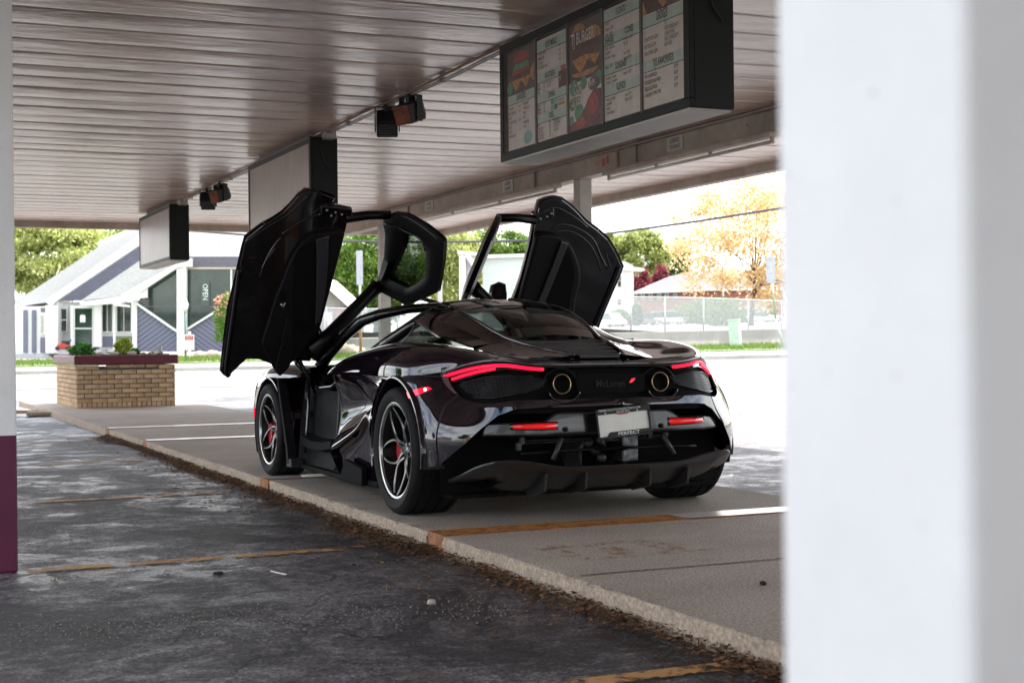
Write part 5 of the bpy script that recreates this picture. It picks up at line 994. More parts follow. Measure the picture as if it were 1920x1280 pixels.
R_TRIM = [(1000, 437), (1024, 434), (1045, 439), (1062, 453), (1078, 490), (1081, 520), (1073, 555), (1067, 610), (1058, 660), (1030, 690), (990, 690), (968, 650), (962, 590), (968, 555), (985, 490), (994, 455)]
R_POCK = [(1052, 462), (1062, 478), (1068, 505), (1062, 545), (1052, 600), (1030, 630), (1008, 620), (1012, 580), (1030, 520)]
R_STRP = [(1042, 447), (1055, 451), (1040, 490), (1022, 535), (1004, 576), (996, 600), (984, 596), (1002, 550), (1024, 495)]
R_LOWP = [(985, 640), (1010, 636), (1050, 640), (1052, 670), (1030, 688), (995, 686), (980, 665)]
def door(s):
    SIDE[0] = s; D_ = DU if s > 0 else DUR
    OUT, TRIM, POCK, STRP, LOWP = (L_OUT, L_TRIM, L_POCK, L_STRP, L_LOWP) if s > 0 else (R_OUT, R_TRIM, R_POCK, R_STRP, R_LOWP)
    m = lambda pts, rp: pts if s > 0 else rp
    d = bpy.data.objects.new('door', None); COL.objects.link(d); d.parent = car; d.empty_display_size = .2
    fl = lambda mb: side(mb, s)
    P0 = [dpt(*p, .0) for p in OUT]; P1 = [dpt(*p, .055) for p in inset(OUT, 3)]; P2 = [dpt(*p, .095) for p in inset(OUT, 14)]; P3 = [dpt(*p, .12) for p in inset(OUT, 45)]
    fl(MB().loft([P0, P1, P2, P3])).build('door_skin', PAINT, d, smooth=True, auto=45, normals=True)
    fl(dpoly(inset(OUT, 5), -.012, .0)).build('door_frame', GBLK, d, bevel=.008, seg=2, normals=True)
    fl(dpoly(smooth_loop(TRIM, 60), -.075, -.0125)).build('door_trim', LEATH, d, bevel=.02, seg=3, normals=True)
    fl(dpoly(smooth_loop(POCK, 44), -.078, -.0755)).build('door_pocket_shade', MATTE, d, normals=True)  # raised dark plate, painted in as the shade of a hollow pocket
    fl(dpoly(STRP, -.095, -.0755)).build('door_strap', LEATH2, d, bevel=.006, normals=True)
    fl(dpoly(smooth_loop(LOWP, 40), -.088, -.0755)).build('door_bolster', LEATH, d, bevel=.006, normals=True)
    fl(MB().tube([dpt(*p, -.09) for p in m([(589, 444), (601, 440.5), (613, 437)], [(1042, 447), (1048, 449), (1055, 451)])], .004, 6)).build('strap_end', SILV, d)
    hc = (527, 552) if s > 0 else (1050, 592)
    fl(dpoly([(hc[0] + 6 * math.cos(q), hc[1] + 17 * math.sin(q)) for q in np.linspace(0, 2 * math.pi, 20)[:-1]], -.08, -.0765)).build('handle_recess', MATTE, d, normals=True)
    fl(MB().tube([dpt(hc[0] + a_, hc[1] + b_, -.088) for a_, b_ in [(-3, 10), (1, 15), (4, 8)]], .008, 8)).build('door_handle', SILV, d, smooth=True)
    lines = [([(528, 438), (545, 426), (570, 411), (600, 400)], .007), ([(489, 506), (508, 468), (525, 445)], .006), ([(486, 520), (498, 490), (516, 464)], .004), ([(588, 397), (602, 387), (612, 383)], .005), ([(545, 602), (556, 607), (565, 620)], .004), ([(460, 452), (500, 425), (540, 400), (575, 366)], .005)]
    if s < 0: lines = [([(1032, 427), (1052, 419), (1082, 427), (1110, 447), (1125, 480), (1137, 502)], .006), ([(1037, 432), (1070, 433), (1100, 452), (1117, 480), (1124, 505)], .0045), ([(1016, 395), (1040, 388), (1070, 402), (1100, 425)], .006), ([(1014, 402), (1026, 396), (1036, 392)], .004), ([(1135, 474), (1142, 500)], .003)]
    for pts, r in lines: fl(MB().tube([cr([dpt(*p, -.016) for p in pts], (len(pts) - 1) * k / 14) for k in range(15)], r, 8)).build('door_seal', GBLK, d, smooth=True)
    rim = m([(449, 500), (444, 540), (437, 590), (430, 640), (424, 690), (429, 703)], [(1158, 500), (1148, 525), (1136, 555), (1121, 590), (1106, 625), (1090, 660)])
    fl(MB().tube([cr([dpt(*p, -.02) for p in rim], 5 * k / 20) for k in range(21)], .016, 8)).build('door_seal', SATIN, d, smooth=True)
    fl(MB().tube([dpt(*p, -.004) for p in m([(494, 417.5), (506, 424), (518, 431)], [(1122, 428), (1120, 434), (1118, 440)])], .003, 6)).build('skin_joint', SILV, d)
    fl(MB().loft([[dpt(px, py, o) for px, py, o in ((a, b, -.03), (a, b + 16, -.03), (a, b + 16, .05), (a, b, .05))] for a, b in m(((600, 384), (632, 386), (660, 390)), ((1000, 400), (1018, 394), (1036, 388)))])).build('latch_box', GBLK, d, bevel=.008, normals=True)
    for a_, b_ in m([(612, 392), (628, 396), (640, 400), (620, 402)], [(1010, 408), (1022, 404), (1030, 398)]): fl(MB().lathe([(0, -.006), (.006, -.005), (.008, .004)], 10, tuple(dpt(a_, b_, -.034)), 'x')).build('latch_bolt', SILV, d, smooth=True)
    # roof section of the door with its glass
    RO = [(700, 541), (712, 512), (720, 480), (722, 440), (716, 407), (737, 399), (762, 402), (800, 424), (832, 450), (830, 490), (820, 548), (795, 560), (764, 573), (740, 561), (718, 550)]
    GI = [(727, 524), (737.5, 500), (748, 478), (755, 462), (757, 440), (775, 444), (789, 454), (796, 466), (797, 490), (796, 517), (790, 524), (782, 531), (763, 542), (750, 536), (738, 530)]
    N = 60
    def rs(pts):
        c = np.array([768., 490.]); A = sorted([(math.atan2(p[1] - c[1], p[0] - c[0]), p) for p in pts]); an = [a for a, _ in A]; xs_ = [p[0] for _, p in A]; ys_ = [p[1] for _, p in A]
        an = [an[-1] - 2 * math.pi] + an + [an[0] + 2 * math.pi]; xs_ = [xs_[-1]] + xs_ + [xs_[0]]; ys_ = [ys_[-1]] + ys_ + [ys_[0]]; q = np.linspace(-math.pi, math.pi, N + 1)[:-1]
        return list(zip(np.interp(q, an, xs_), np.interp(q, an, ys_)))
    o_, i_ = rs(RO), rs(GI); mid = [tuple(np.array(a) * .45 + np.array(b) * .55) for a, b in zip(o_, i_)]
    fl(MB().loft([[rpt(*p, .045) for p in i_], [rpt(*p, .01) for p in i_], [rpt(*p, -.018) for p in mid], [rpt(*p, 0.) for p in o_], [rpt(*p, .035) for p in o_], [rpt(*p, .055) for p in i_], [rpt(*p, .045) for p in i_]], True, False)).build('roof_section', SATIN, d, smooth=True, auto=50, normals=True)
    fl(MB().add([rpt(*p, .04) for p in i_], [tuple(range(N))])).build('roof_glass', TINT, d)
    fl(MB().tube([cr([rpt(*p, -.012) for p in [(722, 418), (745, 424), (765, 434), (790, 446), (800, 470)]], 4 * k / 16) for k in range(17)], .005, 6)).build('door_seal', GBLK, d, smooth=True)
    fl(MB().tube([cr([rpt(*p, -.004) for p in [(742, 404), (765, 408), (795, 426), (822, 448)]], 3 * k / 16) for k in range(17)], .006, 6)).build('door_seal', GBLK, d, smooth=True)
    a, b = dpt_l(582, 660, -.03), rpt(708, 536, 0.); fl(MB().tube([a, a + (b - a) * .3 + np.array([0, 0, -.01]), a + (b - a) * .7, a + (b - a) * .92, b], [.075, .056, .045, .047, .055], 12)).build('pillar_section', SATIN, d, smooth=True)
    a, b = (dpt(648, 409, 0.) if s > 0 else dpt(1002, 412, 0.)), rpt(728, 405, .02); fl(MB().tube([a, (a + b) / 2 + np.array([0, 0, .008]), b], [.034, .030, .030], 12)).build('window_frame', SATIN, d, smooth=True)
    # hinge arm and gas strut
    h = dpt_l(556, 680, .02); fl(MB().tube([h, h + np.array([.03, -.06, -.06]), (2.10, .76, .64)], .02, 8)).build('hinge_arm', GBLK, d, smooth=True)
    fl(MB().tube([dpt_l(562, 672, -.03), (1.98, .80, .60)], .009, 8)).build('gas_strut', SATIN, d, smooth=True)
    r0 = rpt(786, 560, .01); fl(MB().tube([r0, np.array([1.5, .10, 1.19])], .014, 8)).build('roof_hinge', SATIN, d, smooth=True)
both(door); SIDE[0] = 1
for _s in (1, -1):
    pass
def door_mirror2(s):
    c = np.array([2.38, .735, 1.285]); dd = bpy.data.objects['door' if s > 0 else 'door.001']
    P = [(0, -.06, -.085), (0, -.068, .0), (0, -.05, .07), (0, .0, .092), (0, .055, .075), (0, .068, .0), (0, .06, -.09), (0, .0, -.105)]
    m = side(MB().loft([[c + np.array(p) * k + np.array([dx_, 0, 0]) for p in P] for dx_, k in ((-.01, .9), (0, 1.), (.05, .95), (.10, .6))]), s).build('door_mirror', GBLK, dd, smooth=True, normals=True)
    side(MB().add([c + np.array(p) * .85 + np.array([-.0115, 0, 0]) for p in P], [tuple(range(8))]), s).build('mirror_glass', pm('mirror_glass', (.35, .37, .37), .05, metal=1.), m)
    side(MB().tube([c + np.array([.03, -.02, -.05]), c + np.array([-.1, -.03, -.2]), c + np.array([-.3, -.02, -.3])], .012, 8), s).build('mirror_stalk', GBLK, m, smooth=True)
both(door_mirror2)

# ================================================================ BEYOND THE LOT
SH = bpy.data.objects
def flat(pts, D, thick): return MB().prism([at(px, py, D) for px, py in pts], (0, thick, 0))
def rectp(x0, y0, x1, y1): return [(x0, y0), (x1, y0), (x1, y1), (x0, y1)]
WHT = pm('house_white_paint', (.66, .65, .63), .55, var=.06, scale=2); BLUE = None
def siding(name, c, ang):
    m, nt, b = nodes_of(name); L = nt.links.new; tc = nt.nodes.new('ShaderNodeTexCoord').outputs['Object']; mp = nt.nodes.new('ShaderNodeMapping'); mp.inputs['Rotation'].default_value = (0, ang, 0); L(tc, mp.inputs[0])
    w = nt.nodes.new('ShaderNodeTexWave'); w.bands_direction = 'Z'; w.inputs['Scale'].default_value = 1.6; L(mp.outputs[0], w.inputs['Vector']); f = ramp(nt, w.outputs['Fac'], [(.0, 0), (.12, 1)])
    L(mixc(nt, f, tuple(q * .6 for q in c), c), b.inputs['Base Color']); b.inputs['Roughness'].default_value = .6; bp = nt.nodes.new('ShaderNodeBump'); bp.inputs['Distance'].default_value = .03; L(f, bp.inputs['Height']); L(bp.outputs[0], b.inputs['Normal']); return m
BLUED = siding('blue_diagonal_siding', (.13, .135, .185), .62); BLUE2 = siding('blue_diagonal_siding_mirrored', (.13, .135, .185), -.62); BLUE = pm('blue_siding', (.13, .135, .185), .6, var=.12, scale=3); SHING = pm('pale_shingles', (.45, .44, .435), .85, var=.14, scale=12, bump=.5, bscale=14); SLATE = pm('slate_band', (.10, .095, .12), .6, var=.15)
GLS = pm('house_window_glass', (.018, .035, .028), .04, var=.4, scale=1.5, spec=.8); DKI = pm('porch_interior', (.10, .10, .10), .8, var=.3); GREYP = pm('grey_foundation', (.38, .38, .40), .8)
H0 = 70.
house = empty('house', loc=tuple(at(200, 662, 72)), label='white and blue timber house with steep pale roofs and big V-shaped windows across the road', cat='house')
hinv = house.matrix_world.inverted(); bpy.context.view_layer.update()
def hp(name, pts, D, thick, mat, parent=None, bevel=0.):
    mb = flat(pts, D, thick); o0 = np.array(house.location); mb.v = [tuple(np.array(p) - o0) for p in mb.v]; return mb.build(name, mat, parent or house, bevel=bevel)
hp('roof', [(20, 566), (50, 552), (184, 463), (262, 430), (300, 415), (300, 436), (262, 445), (84, 567), (36, 575)], 71.5, 3.5, SHING); hp('roof_strip', [(184, 463), (184, 453), (262, 420), (300, 405), (300, 414), (262, 430)], 71.6, 3., WHT)
hp('bargeboard', [(83, 564), (95, 574), (107, 563), (262, 459), (300, 433), (300, 416), (262, 441)], 70.6, .25, WHT); hp('wall', [(107, 563.5), (150, 563.5), (262, 489), (300, 463), (300, 434), (262, 459.5)], 71.4, .3, BLUE)
hp('roof', [(151, 564), (262, 488.5), (305, 460), (343, 484), (343, 489), (236, 553), (226, 556)], 70.3, .9, SHING); hp('bargeboard', [(226, 553), (235, 566), (276, 539), (332, 502), (343, 500), (343, 487)], 69.6, .25, WHT)
hp('gutter', [(150, 566), (226, 556), (236, 561), (232, 568), (160, 573), (150, 571)], 69.9, .2, WHT); hp('downpipe', [(208, 563), (212, 562), (216, 568), (243, 572), (243, 576), (214, 573)], 69.5, .12, WHT)
hp('wall', rectp(30, 574, 108, 664), 70.8, 3., WHT); hp('foundation', [(24, 663), (90, 663), (100, 672), (24, 672)], 70.6, .5, GREYP)
for x0, x1 in ((43.5, 51), (59.5, 67)): hp('siding_strip', rectp(x0, 581, x1, 661), 70.7, .09, BLUE)
hp('siding_strip', rectp(75.5, 632, 85, 661), 70.7, .09, BLUE); w = hp('window', rectp(74, 576, 86, 627), 70.72, .07, WHT); hp('pane', rectp(76, 591, 80.5, 624), 70.69, .025, pm('curtained_pane', (.4, .4, .38), .2), w); hp('pane', rectp(76, 577, 85, 585), 70.69, .025, BLUE, w)
hp('corner_post', rectp(85, 572, 108, 662), 70.4, .3, WHT); hp('porch_back', rectp(106, 566, 255, 662), 71.6, .5, pm('porch_wall', (.48, .48, .47), .7))
w = hp('window', rectp(108, 576, 126, 622), 71.45, .12, WHT); hp('pane', rectp(109.5, 579, 124, 598), 71.42, .025, GLS, w); hp('pane', rectp(109.5, 601, 124, 620), 71.42, .025, GLS, w)
dr = hp('door', rectp(137, 573, 177, 656), 70.9, .12, WHT); hp('pane', rectp(140.5, 578, 172, 614), 70.87, .025, GLS, dr); hp('pane', rectp(140.5, 617, 172, 652), 70.87, .025, GLS, dr); hp('door_notice', [(150, 592), (152, 590), (158, 590), (160, 592), (160, 604), (150, 604)], 70.84, .02, WHT, dr); hp('door_frame', rectp(132, 572, 137, 658), 70.85, .15, WHT)
hp('porch_post', rectp(177, 570, 190, 650), 70.5, .2, WHT)
for x0, x1 in ((190, 212), (217, 247)):
    w = hp('window', rectp(x0, 566, x1, 624), 70.95, .1, WHT); hp('pane', rectp(x0 + 2.5, 569, (x0 + x1) / 2 - 1, 621), 70.92, .025, GLS, w); hp('pane', rectp((x0 + x1) / 2 + 1, 569, x1 - 2.5, 621), 70.92, .025, GLS, w); hp('wall_panel', rectp(x0 - 2, 630, x1, 650), 70.95, .1, BLUE)
hp('sill_wall', rectp(186, 624, 250, 660), 71.06, .3, WHT); hp('porch_post', rectp(248, 562, 256.5, 660), 70.0, .25, WHT); hp('porch_post', rectp(212, 568, 216, 655), 70.4, .15, WHT)
hp('porch_step', rectp(108, 655, 190, 664), 70.0, 1.3, GREYP)
hp('wall', [(256.5, 571), (332, 623), (332, 659), (256.5, 659)], 70.1, .3, BLUED); hp('wall', [(348, 620), (412, 581), (460, 551), (460, 659), (348, 659)], 70.1, .3, BLUE2)
hp('window_trim', [(256.5, 567), (332, 619), (332, 624), (256.5, 572)], 69.95, .14, WHT); hp('window_trim', [(348, 616.5), (460, 547), (460, 551), (348, 621)], 69.95, .14, WHT)
gl = hp('window', [(256.5, 570), (270, 543), (331, 503), (331, 622)], 70.25, .04, GLS); hp('window', [(349, 505), (460, 505), (460, 552), (349, 619)], 70.25, .04, GLS); hp('mullion', rectp(432, 505, 435, 566), 70.15, .09, WHT); hp('mullion', rectp(260, 574, 331, 575.5), 70.2, .04, SLATE); hp('mullion', rectp(349, 574, 418, 575.5), 70.2, .04, SLATE)
hp('valance', [(263, 545), (276, 539), (276, 558), (263, 559)], 69.7, .15, WHT); hp('centre_post', rectp(331.5, 488, 348.5, 662), 69.7, .35, WHT); hp('bracket_end', rectp(348.5, 484, 359, 500), 69.65, .3, WHT)
hp('beam_band', rectp(346, 481, 480, 501), 70.3, .3, SLATE); hp('beam_trim', rectp(346, 501, 480, 504.5), 70.1, .35, pm('tan_trim', (.42, .34, .28), .6)); hp('upper_wall', rectp(300, 426, 480, 481), 70.7, 2., pm('white_siding', (.74, .74, .73), .6, var=.05)); hp('wall_batten', rectp(352, 478, 480, 481), 70.62, .06, WHT)
for x in range(364, 460, 9): hp('siding_line', rectp(x, 452, x + .8, 478), 70.66, .03, GREYP)
hp('inner_beam', [(349, 552), (395, 532), (440, 508), (440, 520), (395, 546), (355, 570)], 70.245, .004, pm('beam_reflection_tan', (.2, .18, .16), .5)) if False else None
op = hp('open_sign', rectp(377, 529, 393, 573), 70.15, .05, pm('sign_clear_back', (.05, .07, .065), .2)); mb = MB(); o_ = at(380, 532, 70.1) - np.array(house.location); put_text(mb, 'OPEN', .36, o_, (0, 0, -1), (1, 0, 0), .85, 'LEFT', .0); mb.build('open_lettering', pm('pale_neon_tube', (.65, .7, .68), .4), op)
MOW = pm('red_mower', (.38, .03, .02), .4)
mw = empty('lawn_mower', loc=tuple(at(120, 656, 70.2)), label='red lawn mower parked on the porch of the blue house', cat='lawn mower')
MB().loft([[(x, -.25 + i, z) for x, z in ((-.3, .05), (.3, .05), (.28, .22), (.0, .34), (-.28, .24))] for i in (0, .5)]).build('deck', MOW, mw, bevel=.04); MB().box(-.1, .2, -.1, .15, .3, .45).build('engine', BLK, mw, bevel=.03); MB().tube([(.2, 0, .2), (.32, .1, .5)], .03, 6).build('handle', BLK, mw)
for x in (-.25, .25): MB().lathe([(0, -.04), (.09, -.04), (.09, .04), (0, .04)], 12, (x, -.27, .08)).build('wheel', BLK, mw)
# post lamp, notice, rocks, bush, figure in front of the house
def on(px, Y): return at(px, 640, Y) * [1, 1, 0] + np.array([0, 0, 1]) * zt(at(px, 640, Y)[0], Y)
p = on(347.5, 66); lp_ = empty('post_lamp', loc=tuple(p), label='slim green garden post lamp with a white lantern in front of the blue house', cat='lamp'); GP = pm('green_post_paint', (.06, .16, .12), .5)
MB().tube([(0, 0, -.1), (0, 0, 2.15)], .045, 8).build('pole', GP, lp_, smooth=True); MB().lathe([(.05, 2.15), (.13, 2.22), (.17, 2.5), (.10, 2.62), (.03, 2.75), (0, 2.8)], 10, axis='z').build('lantern', pm('lantern_white', (.66, .68, .66), .4), lp_, smooth=True)
p = on(355, 64.5); sg = empty('notice_sign', loc=tuple(p), label='small white notice with red lettering on a low post on the verge', cat='sign')
MB().box(-.06, .06, -.0, .06, -.1, 1.25).build('post', WHT, sg); MB().box(-.22, .22, -.03, -.005, .42, 1.10).build('board', pm('notice_white', (.75, .72, .71), .5), sg, bevel=.02); MB().box(-.19, .19, -.038, -.031, .86, 1.06).build('red_panel', MOW, sg)
mb = MB(); put_text(mb, 'PRIVATE', .095, (0, -.042, .97), (1, 0, 0), (0, 0, 1), .8, 'CENTER'); put_text(mb, 'PROPERTY', .08, (0, -.042, .88), (1, 0, 0), (0, 0, 1), .8, 'CENTER'); mb.build('lettering', WHT, sg)
mb = MB(); put_text(mb, 'NO', .12, (0, -.034, .7), (1, 0, 0), (0, 0, 1), .8, 'CENTER'); put_text(mb, 'PARKING', .09, (0, -.034, .58), (1, 0, 0), (0, 0, 1), .8, 'CENTER'); mb.build('lettering', MOW, sg)
BOUL = pm('tan_boulder', (.46, .34, .26), .85, var=.25, scale=4, bump=.5, bscale=8)
for k, (px, D, r, lab) in enumerate([(374, 66.5, .32, 'tan boulder just right of the notice sign'), (398, 66.5, .33, 'larger tan boulder beside the flowering bush'), (340, 66.8, .22, 'small boulder at the foot of the post lamp'), (357, 66.8, .2, 'small boulder behind the notice sign'), (640, 66.5, .5, 'pale boulder on the verge seen under the open left door, left one'), (655, 66.2, .45, 'pale boulder on the verge seen under the open left door, right one'), (672, 66.6, .35, 'pale boulder beside the rusty sign post')]):
    q = on(px, D); tag(rock(r, k + 1, .75).build('boulder', BOUL, frame=Matrix.Translation((q[0], q[1], q[2] + r * .35)), smooth=True), lab, 'boulder', 'boulders on the verge')
PINK = leafmat('bush_blossom', (.55, .22, .16), (.75, .45, .35), .3); BGRN = leafmat('bush_leaves', (.08, .17, .02), (.18, .30, .05), .4)
q = on(428, 66.2); bs = empty('flowering_bush', loc=tuple(q), label='green bush with pink blossoms beside the blue house, left of the car door', cat='bush')
leaf_ball((0, 0, 1.7), .62, .6, 1.25, 2200, .075, 5).build('foliage', BGRN, bs); leaf_ball((-.1, -.3, 2.35), .5, .4, .55, 130, .085, 6, .85).build('blossoms', PINK, bs); MB().tube([(0, 0, -.1), (.05, 0, .8), (0, 0, 1.6)], .05, 6).build('stem', pm('bark', (.09, .065, .05), .9, var=.4, scale=8, bump=.6), bs)

# ---- trees
BARK = pm('bark', (.09, .065, .05), .9)
def tree(name, base, trunk_top, crown, n, s, mat, label, seed, limbs=9, clump=.28, cat='tree', group=None, bark=None, solid=0.):
    rr = np.random.RandomState(seed); base = np.array(base, float); r = empty(name, loc=tuple(base), label=label, cat=cat, group=group)
    tt = np.array(trunk_top, float); C, R = np.array(crown[0], float), np.array(crown[1], float); tr = MB(); h = tt[2]
    tr.tube([(0, 0, -.3), (tt[0] * .3, tt[1] * .3, h * .35), (tt[0] * .7, tt[1] * .7, h * .7), tuple(tt), tuple((tt + C) / 2 + np.array([0, 0, R[2] * .2])), tuple(C + np.array([0, 0, R[2] * .6]))], [h * .07 + .1, h * .055 + .06, h * .045 + .05, h * .04 + .04, h * .025 + .02, .02], 8)
    cl = []
    for k in range(limbs * 7):
        d = rr.randn(3); d[2] = d[2] * .8 + .1; d /= np.linalg.norm(d); rad = rr.uniform(.45, .98) ** .7; lump = 1 + .18 * math.sin(d[0] * 4 + seed) + .14 * math.cos(d[1] * 5 + d[2] * 4 + seed)
        cl.append(C + d * R * rad * min(lump, 1.12))
    for k in range(limbs): e = cl[k * 7]; m0 = tt + (C - tt) * rr.uniform(0, .5); md = (m0 + e) / 2 + np.array([0, 0, R[2] * .1]); tr.tube([tuple(m0), tuple(md), tuple(e)], [h * .022 + .02, h * .014 + .012, .012], 5)
    tr.build('trunk', bark or BARK, r, smooth=True); per = n // len(cl); pts = []
    for c in cl: pts.append(c + rr.randn(per, 3) * R * clump * np.array([.62, .62, .42]) * rr.uniform(.6, 1.25))
    leaves(np.concatenate(pts), s, rr).build('crown', mat, r); return r
YELL = leafmat('golden_leaves', (.50, .33, .13), (.86, .72, .48), .55); GRN1 = leafmat('fresh_green_leaves', (.06, .14, .015), (.20, .30, .05), .45); GRN2 = leafmat('mid_green_leaves', (.025, .085, .012), (.10, .20, .035), .4); PALE = leafmat('pale_green_leaves', (.20, .25, .06), (.38, .42, .14), .45); MARO = leafmat('maroon_leaves', (.12, .02, .03), (.28, .06, .07), .3); BLOS = leafmat('spring_green_leaves', (.22, .30, .05), (.55, .55, .25), .5)
def tr_at(px, Y, cx0, cy0, cx1, cy1, depth_r=None):
    """base on the ground at px, crown filling a picture box at distance Y: returns base, crown centre and radii relative to base"""
    b = on(px, Y); a0, a1 = at(cx0, cy0, Y), at(cx1, cy1, Y); c = (a0 + a1) / 2; R = np.array([abs(a1[0] - a0[0]) / 2, 0, abs(a0[2] - a1[2]) / 2]); R[1] = depth_r or R[0] * .9; return b, (c - b, R)
def plant_tree(name, px, Y, box, n, s, mat, label, seed, **k):
    b, cr_ = tr_at(px, Y, *box); return tree(name, b, (cr_[0][0] * .4, 0, max(.6, cr_[0][2] - cr_[1][2] * .75)), cr_, n, s, mat, label, seed, **k)
plant_tree('golden_tree', 1408, 108, (1272, 308, 1570, 592), 19000, .14, YELL, 'large golden-leaved tree behind the chain-link fence on the right', 11, limbs=17, clump=.17)
plant_tree('tree', 110, 96, (-40, 395, 205, 560), 26000, .15, BLOS, 'pale spring-green tree rising behind the left roof of the blue house', 12, limbs=14, clump=.22); plant_tree('tree', 205, 104, (120, 410, 290, 520), 14000, .15, GRN1, 'brighter green tree behind the ridge of the blue house', 13, limbs=10, clump=.22)
plant_tree('tree', 705, 98, (600, 420, 815, 600), 34000, .13, GRN1, 'leafy green tree framed by the open left car door', 14, limbs=15, clump=.22); plant_tree('tree', 850, 110, (770, 425, 925, 600), 20000, .15, BLOS, 'light green tree between the two open car doors', 15, limbs=12, clump=.22)
plant_tree('tree', 960, 120, (890, 425, 1040, 540), 14000, .16, GRN1, 'green tree behind the pale building between the doors', 16, limbs=10, clump=.22); plant_tree('tree', 470, 105, (440, 420, 520, 540), 6000, .15, GRN2, 'green tree peeking out above the left car door', 17, limbs=8)
plant_tree('tree', 1185, 260, (1120, 425, 1250, 560), 16000, .36, PALE, 'distant pale green tree right of the raised right door', 18, limbs=10, clump=.2); plant_tree('tree', 1255, 300, (1225, 455, 1300, 560), 8000, .4, GRN2, 'distant dull green tree behind the pale block building', 19, limbs=8, clump=.2)
plant_tree('red_tree', 1200, 236, (1183, 508, 1222, 560), 3500, .26, MARO, 'dark red-leaved tree between the white house and the brick building', 20, limbs=6); plant_tree('red_tree', 1238, 240, (1222, 500, 1258, 550), 3000, .28, MARO, 'maroon tree at the edge of the golden tree', 21, limbs=6)
HED = leafmat('hedge_leaves', (.07, .13, .03), (.16, .22, .06), .3)
for px, Y, rx, rz, lab in [(1160, 166, 1.5, .95, 'round clipped shrub behind the white sedan'), (1195, 172, .75, 1.35, 'tall oval shrub at the corner of the white house'), (1300, 214, 3.2, 1.6, 'broad shrub in front of the brick building'), (1345, 120, 2.6, 1.2, 'wide green bush behind the fence below the golden tree')]:
    q = on(px, Y); b_ = empty('shrub', loc=tuple(q), label=lab, cat='shrub', group='shrubs behind the fence'); leaf_ball((0, 0, rz * .9), rx, rx, rz, 3200, .14, int(px), .7).build('foliage', HED, b_); MB().tube([(0, 0, -.1), (0, 0, rz)], .12, 6).build('stem', BARK, b_)
# ---- retaining wall and chain-link fence
def wl(px): return float(np.interp(px, [560, 700, 1129, 1450], [74.5, 73.5, 70.5, 69.2]))
wpx = [(540, 620), (700, 623), (1129, 616), (1242, 622), (1367, 630), (1441, 637), (1475, 641)]
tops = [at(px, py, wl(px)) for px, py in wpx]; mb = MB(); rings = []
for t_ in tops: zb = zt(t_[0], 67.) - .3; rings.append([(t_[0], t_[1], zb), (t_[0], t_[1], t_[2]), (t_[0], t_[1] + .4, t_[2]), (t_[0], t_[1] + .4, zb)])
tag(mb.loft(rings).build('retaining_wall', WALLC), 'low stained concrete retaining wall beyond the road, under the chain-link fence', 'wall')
fence = empty('chain_link_fence', loc=tuple(tops[2]), label='galvanised chain-link fence along the top of the retaining wall', cat='fence'); FO = np.array(fence.location)
GAL = pm('galvanised_steel', (.50, .51, .52), .4, metal=.6, var=.1)
ftop = [(540, 575), (700, 580), (800, 572), (1129, 556), (1290, 558), (1380, 561), (1470, 565)]
def ft(px): return at(px, float(np.interp(px, [p[0] for p in ftop], [p[1] for p in ftop])), wl(px) + .2)
def fbz(px): return at(px, float(np.interp(px, [p[0] for p in wpx], [p[1] for p in wpx])), wl(px) + .2)
MB().tube([ft(px) - FO for px in np.linspace(560, 1470, 24)], .03, 8).build('top_rail', GAL, fence, smooth=True)
for px in (612, 668, 745, 820, 905, 1000, 1090, 1183, 1247, 1319, 1403, 1466): MB().tube([fbz(px) - FO - np.array([0, 0, .1]), ft(px) - FO + np.array([0, 0, .05])], .035, 8).build('post', GAL, fence, smooth=True)
V = []; Fs = []; pxs = np.linspace(560, 1470, 561)
for i in range(560):
    for sgn in (1, -1):
        nlen = 22
        if i + nlen * sgn < 0 or i + nlen * sgn > 560: continue
        a, b = fbz(pxs[i]) - FO, ft(pxs[i + nlen * sgn]) - FO; o = len(V); w_ = np.array([.007, 0, 0]); V += [a - w_, a + w_, b + w_, b - w_]; Fs.append((o, o + 1, o + 2, o + 3))
tag(MB().add(V, Fs).build('wire_mesh', GAL, fence), kind='stuff')
# ---- utility box, sign poles, lamp pole, cables
q = on(1380, 64); ub = empty('utility_box', loc=tuple(q), label='pale green utility pedestal leaning on the verge in front of the wall', cat='utility box'); UGR = pm('pale_green_enamel', (.42, .52, .44), .5, var=.08)
M_ = Matrix.Rotation(-.06, 4, 'Y') @ Matrix.Rotation(-.45, 4, 'Z'); MB().box(-.22, .22, -.22, .22, -.1, 1.16).xf(M_).build('cabinet', UGR, ub, bevel=.015); MB().box(-.24, .24, -.24, .24, 1.162, 1.22).xf(M_).build('lid', UGR, ub, bevel=.02); MB().box(-.18, .18, -.232, -.222, .1, 1.05).xf(M_).build('door', UGR, ub, bevel=.006); MB().box(.05, .17, -.245, -.233, .42, .46).xf(M_).build('latch', GAL, ub)
def sign_pole(px, ytop, ybot_sign, w_px, Y, label, mat2, tilt=0.):
    q = on(px, Y); r = empty('sign_post', loc=tuple(q), label=label, cat='sign'); zt_ = at(px, ytop, Y)[2] - q[2]; zb_ = at(px, ybot_sign, Y)[2] - q[2]; w_ = w_px / F * Y
    MB().tube([(tilt * 1.5, 0, -.1), (0, 0, zb_ * .45)], .06, 8).build('lower_post', mat2, r, smooth=True); MB().tube([(0, 0, zb_ * .45), (-tilt, 0, zt_)], .05, 8).build('post', GAL, r, smooth=True); MB().box(-w_ / 2 - tilt * .8, w_ / 2 - tilt * .8, -.09, -.06, zb_, zt_).build('panel', pm('sign_back_grey', (.36, .37, .40), .4, metal=.4), r, bevel=.01)
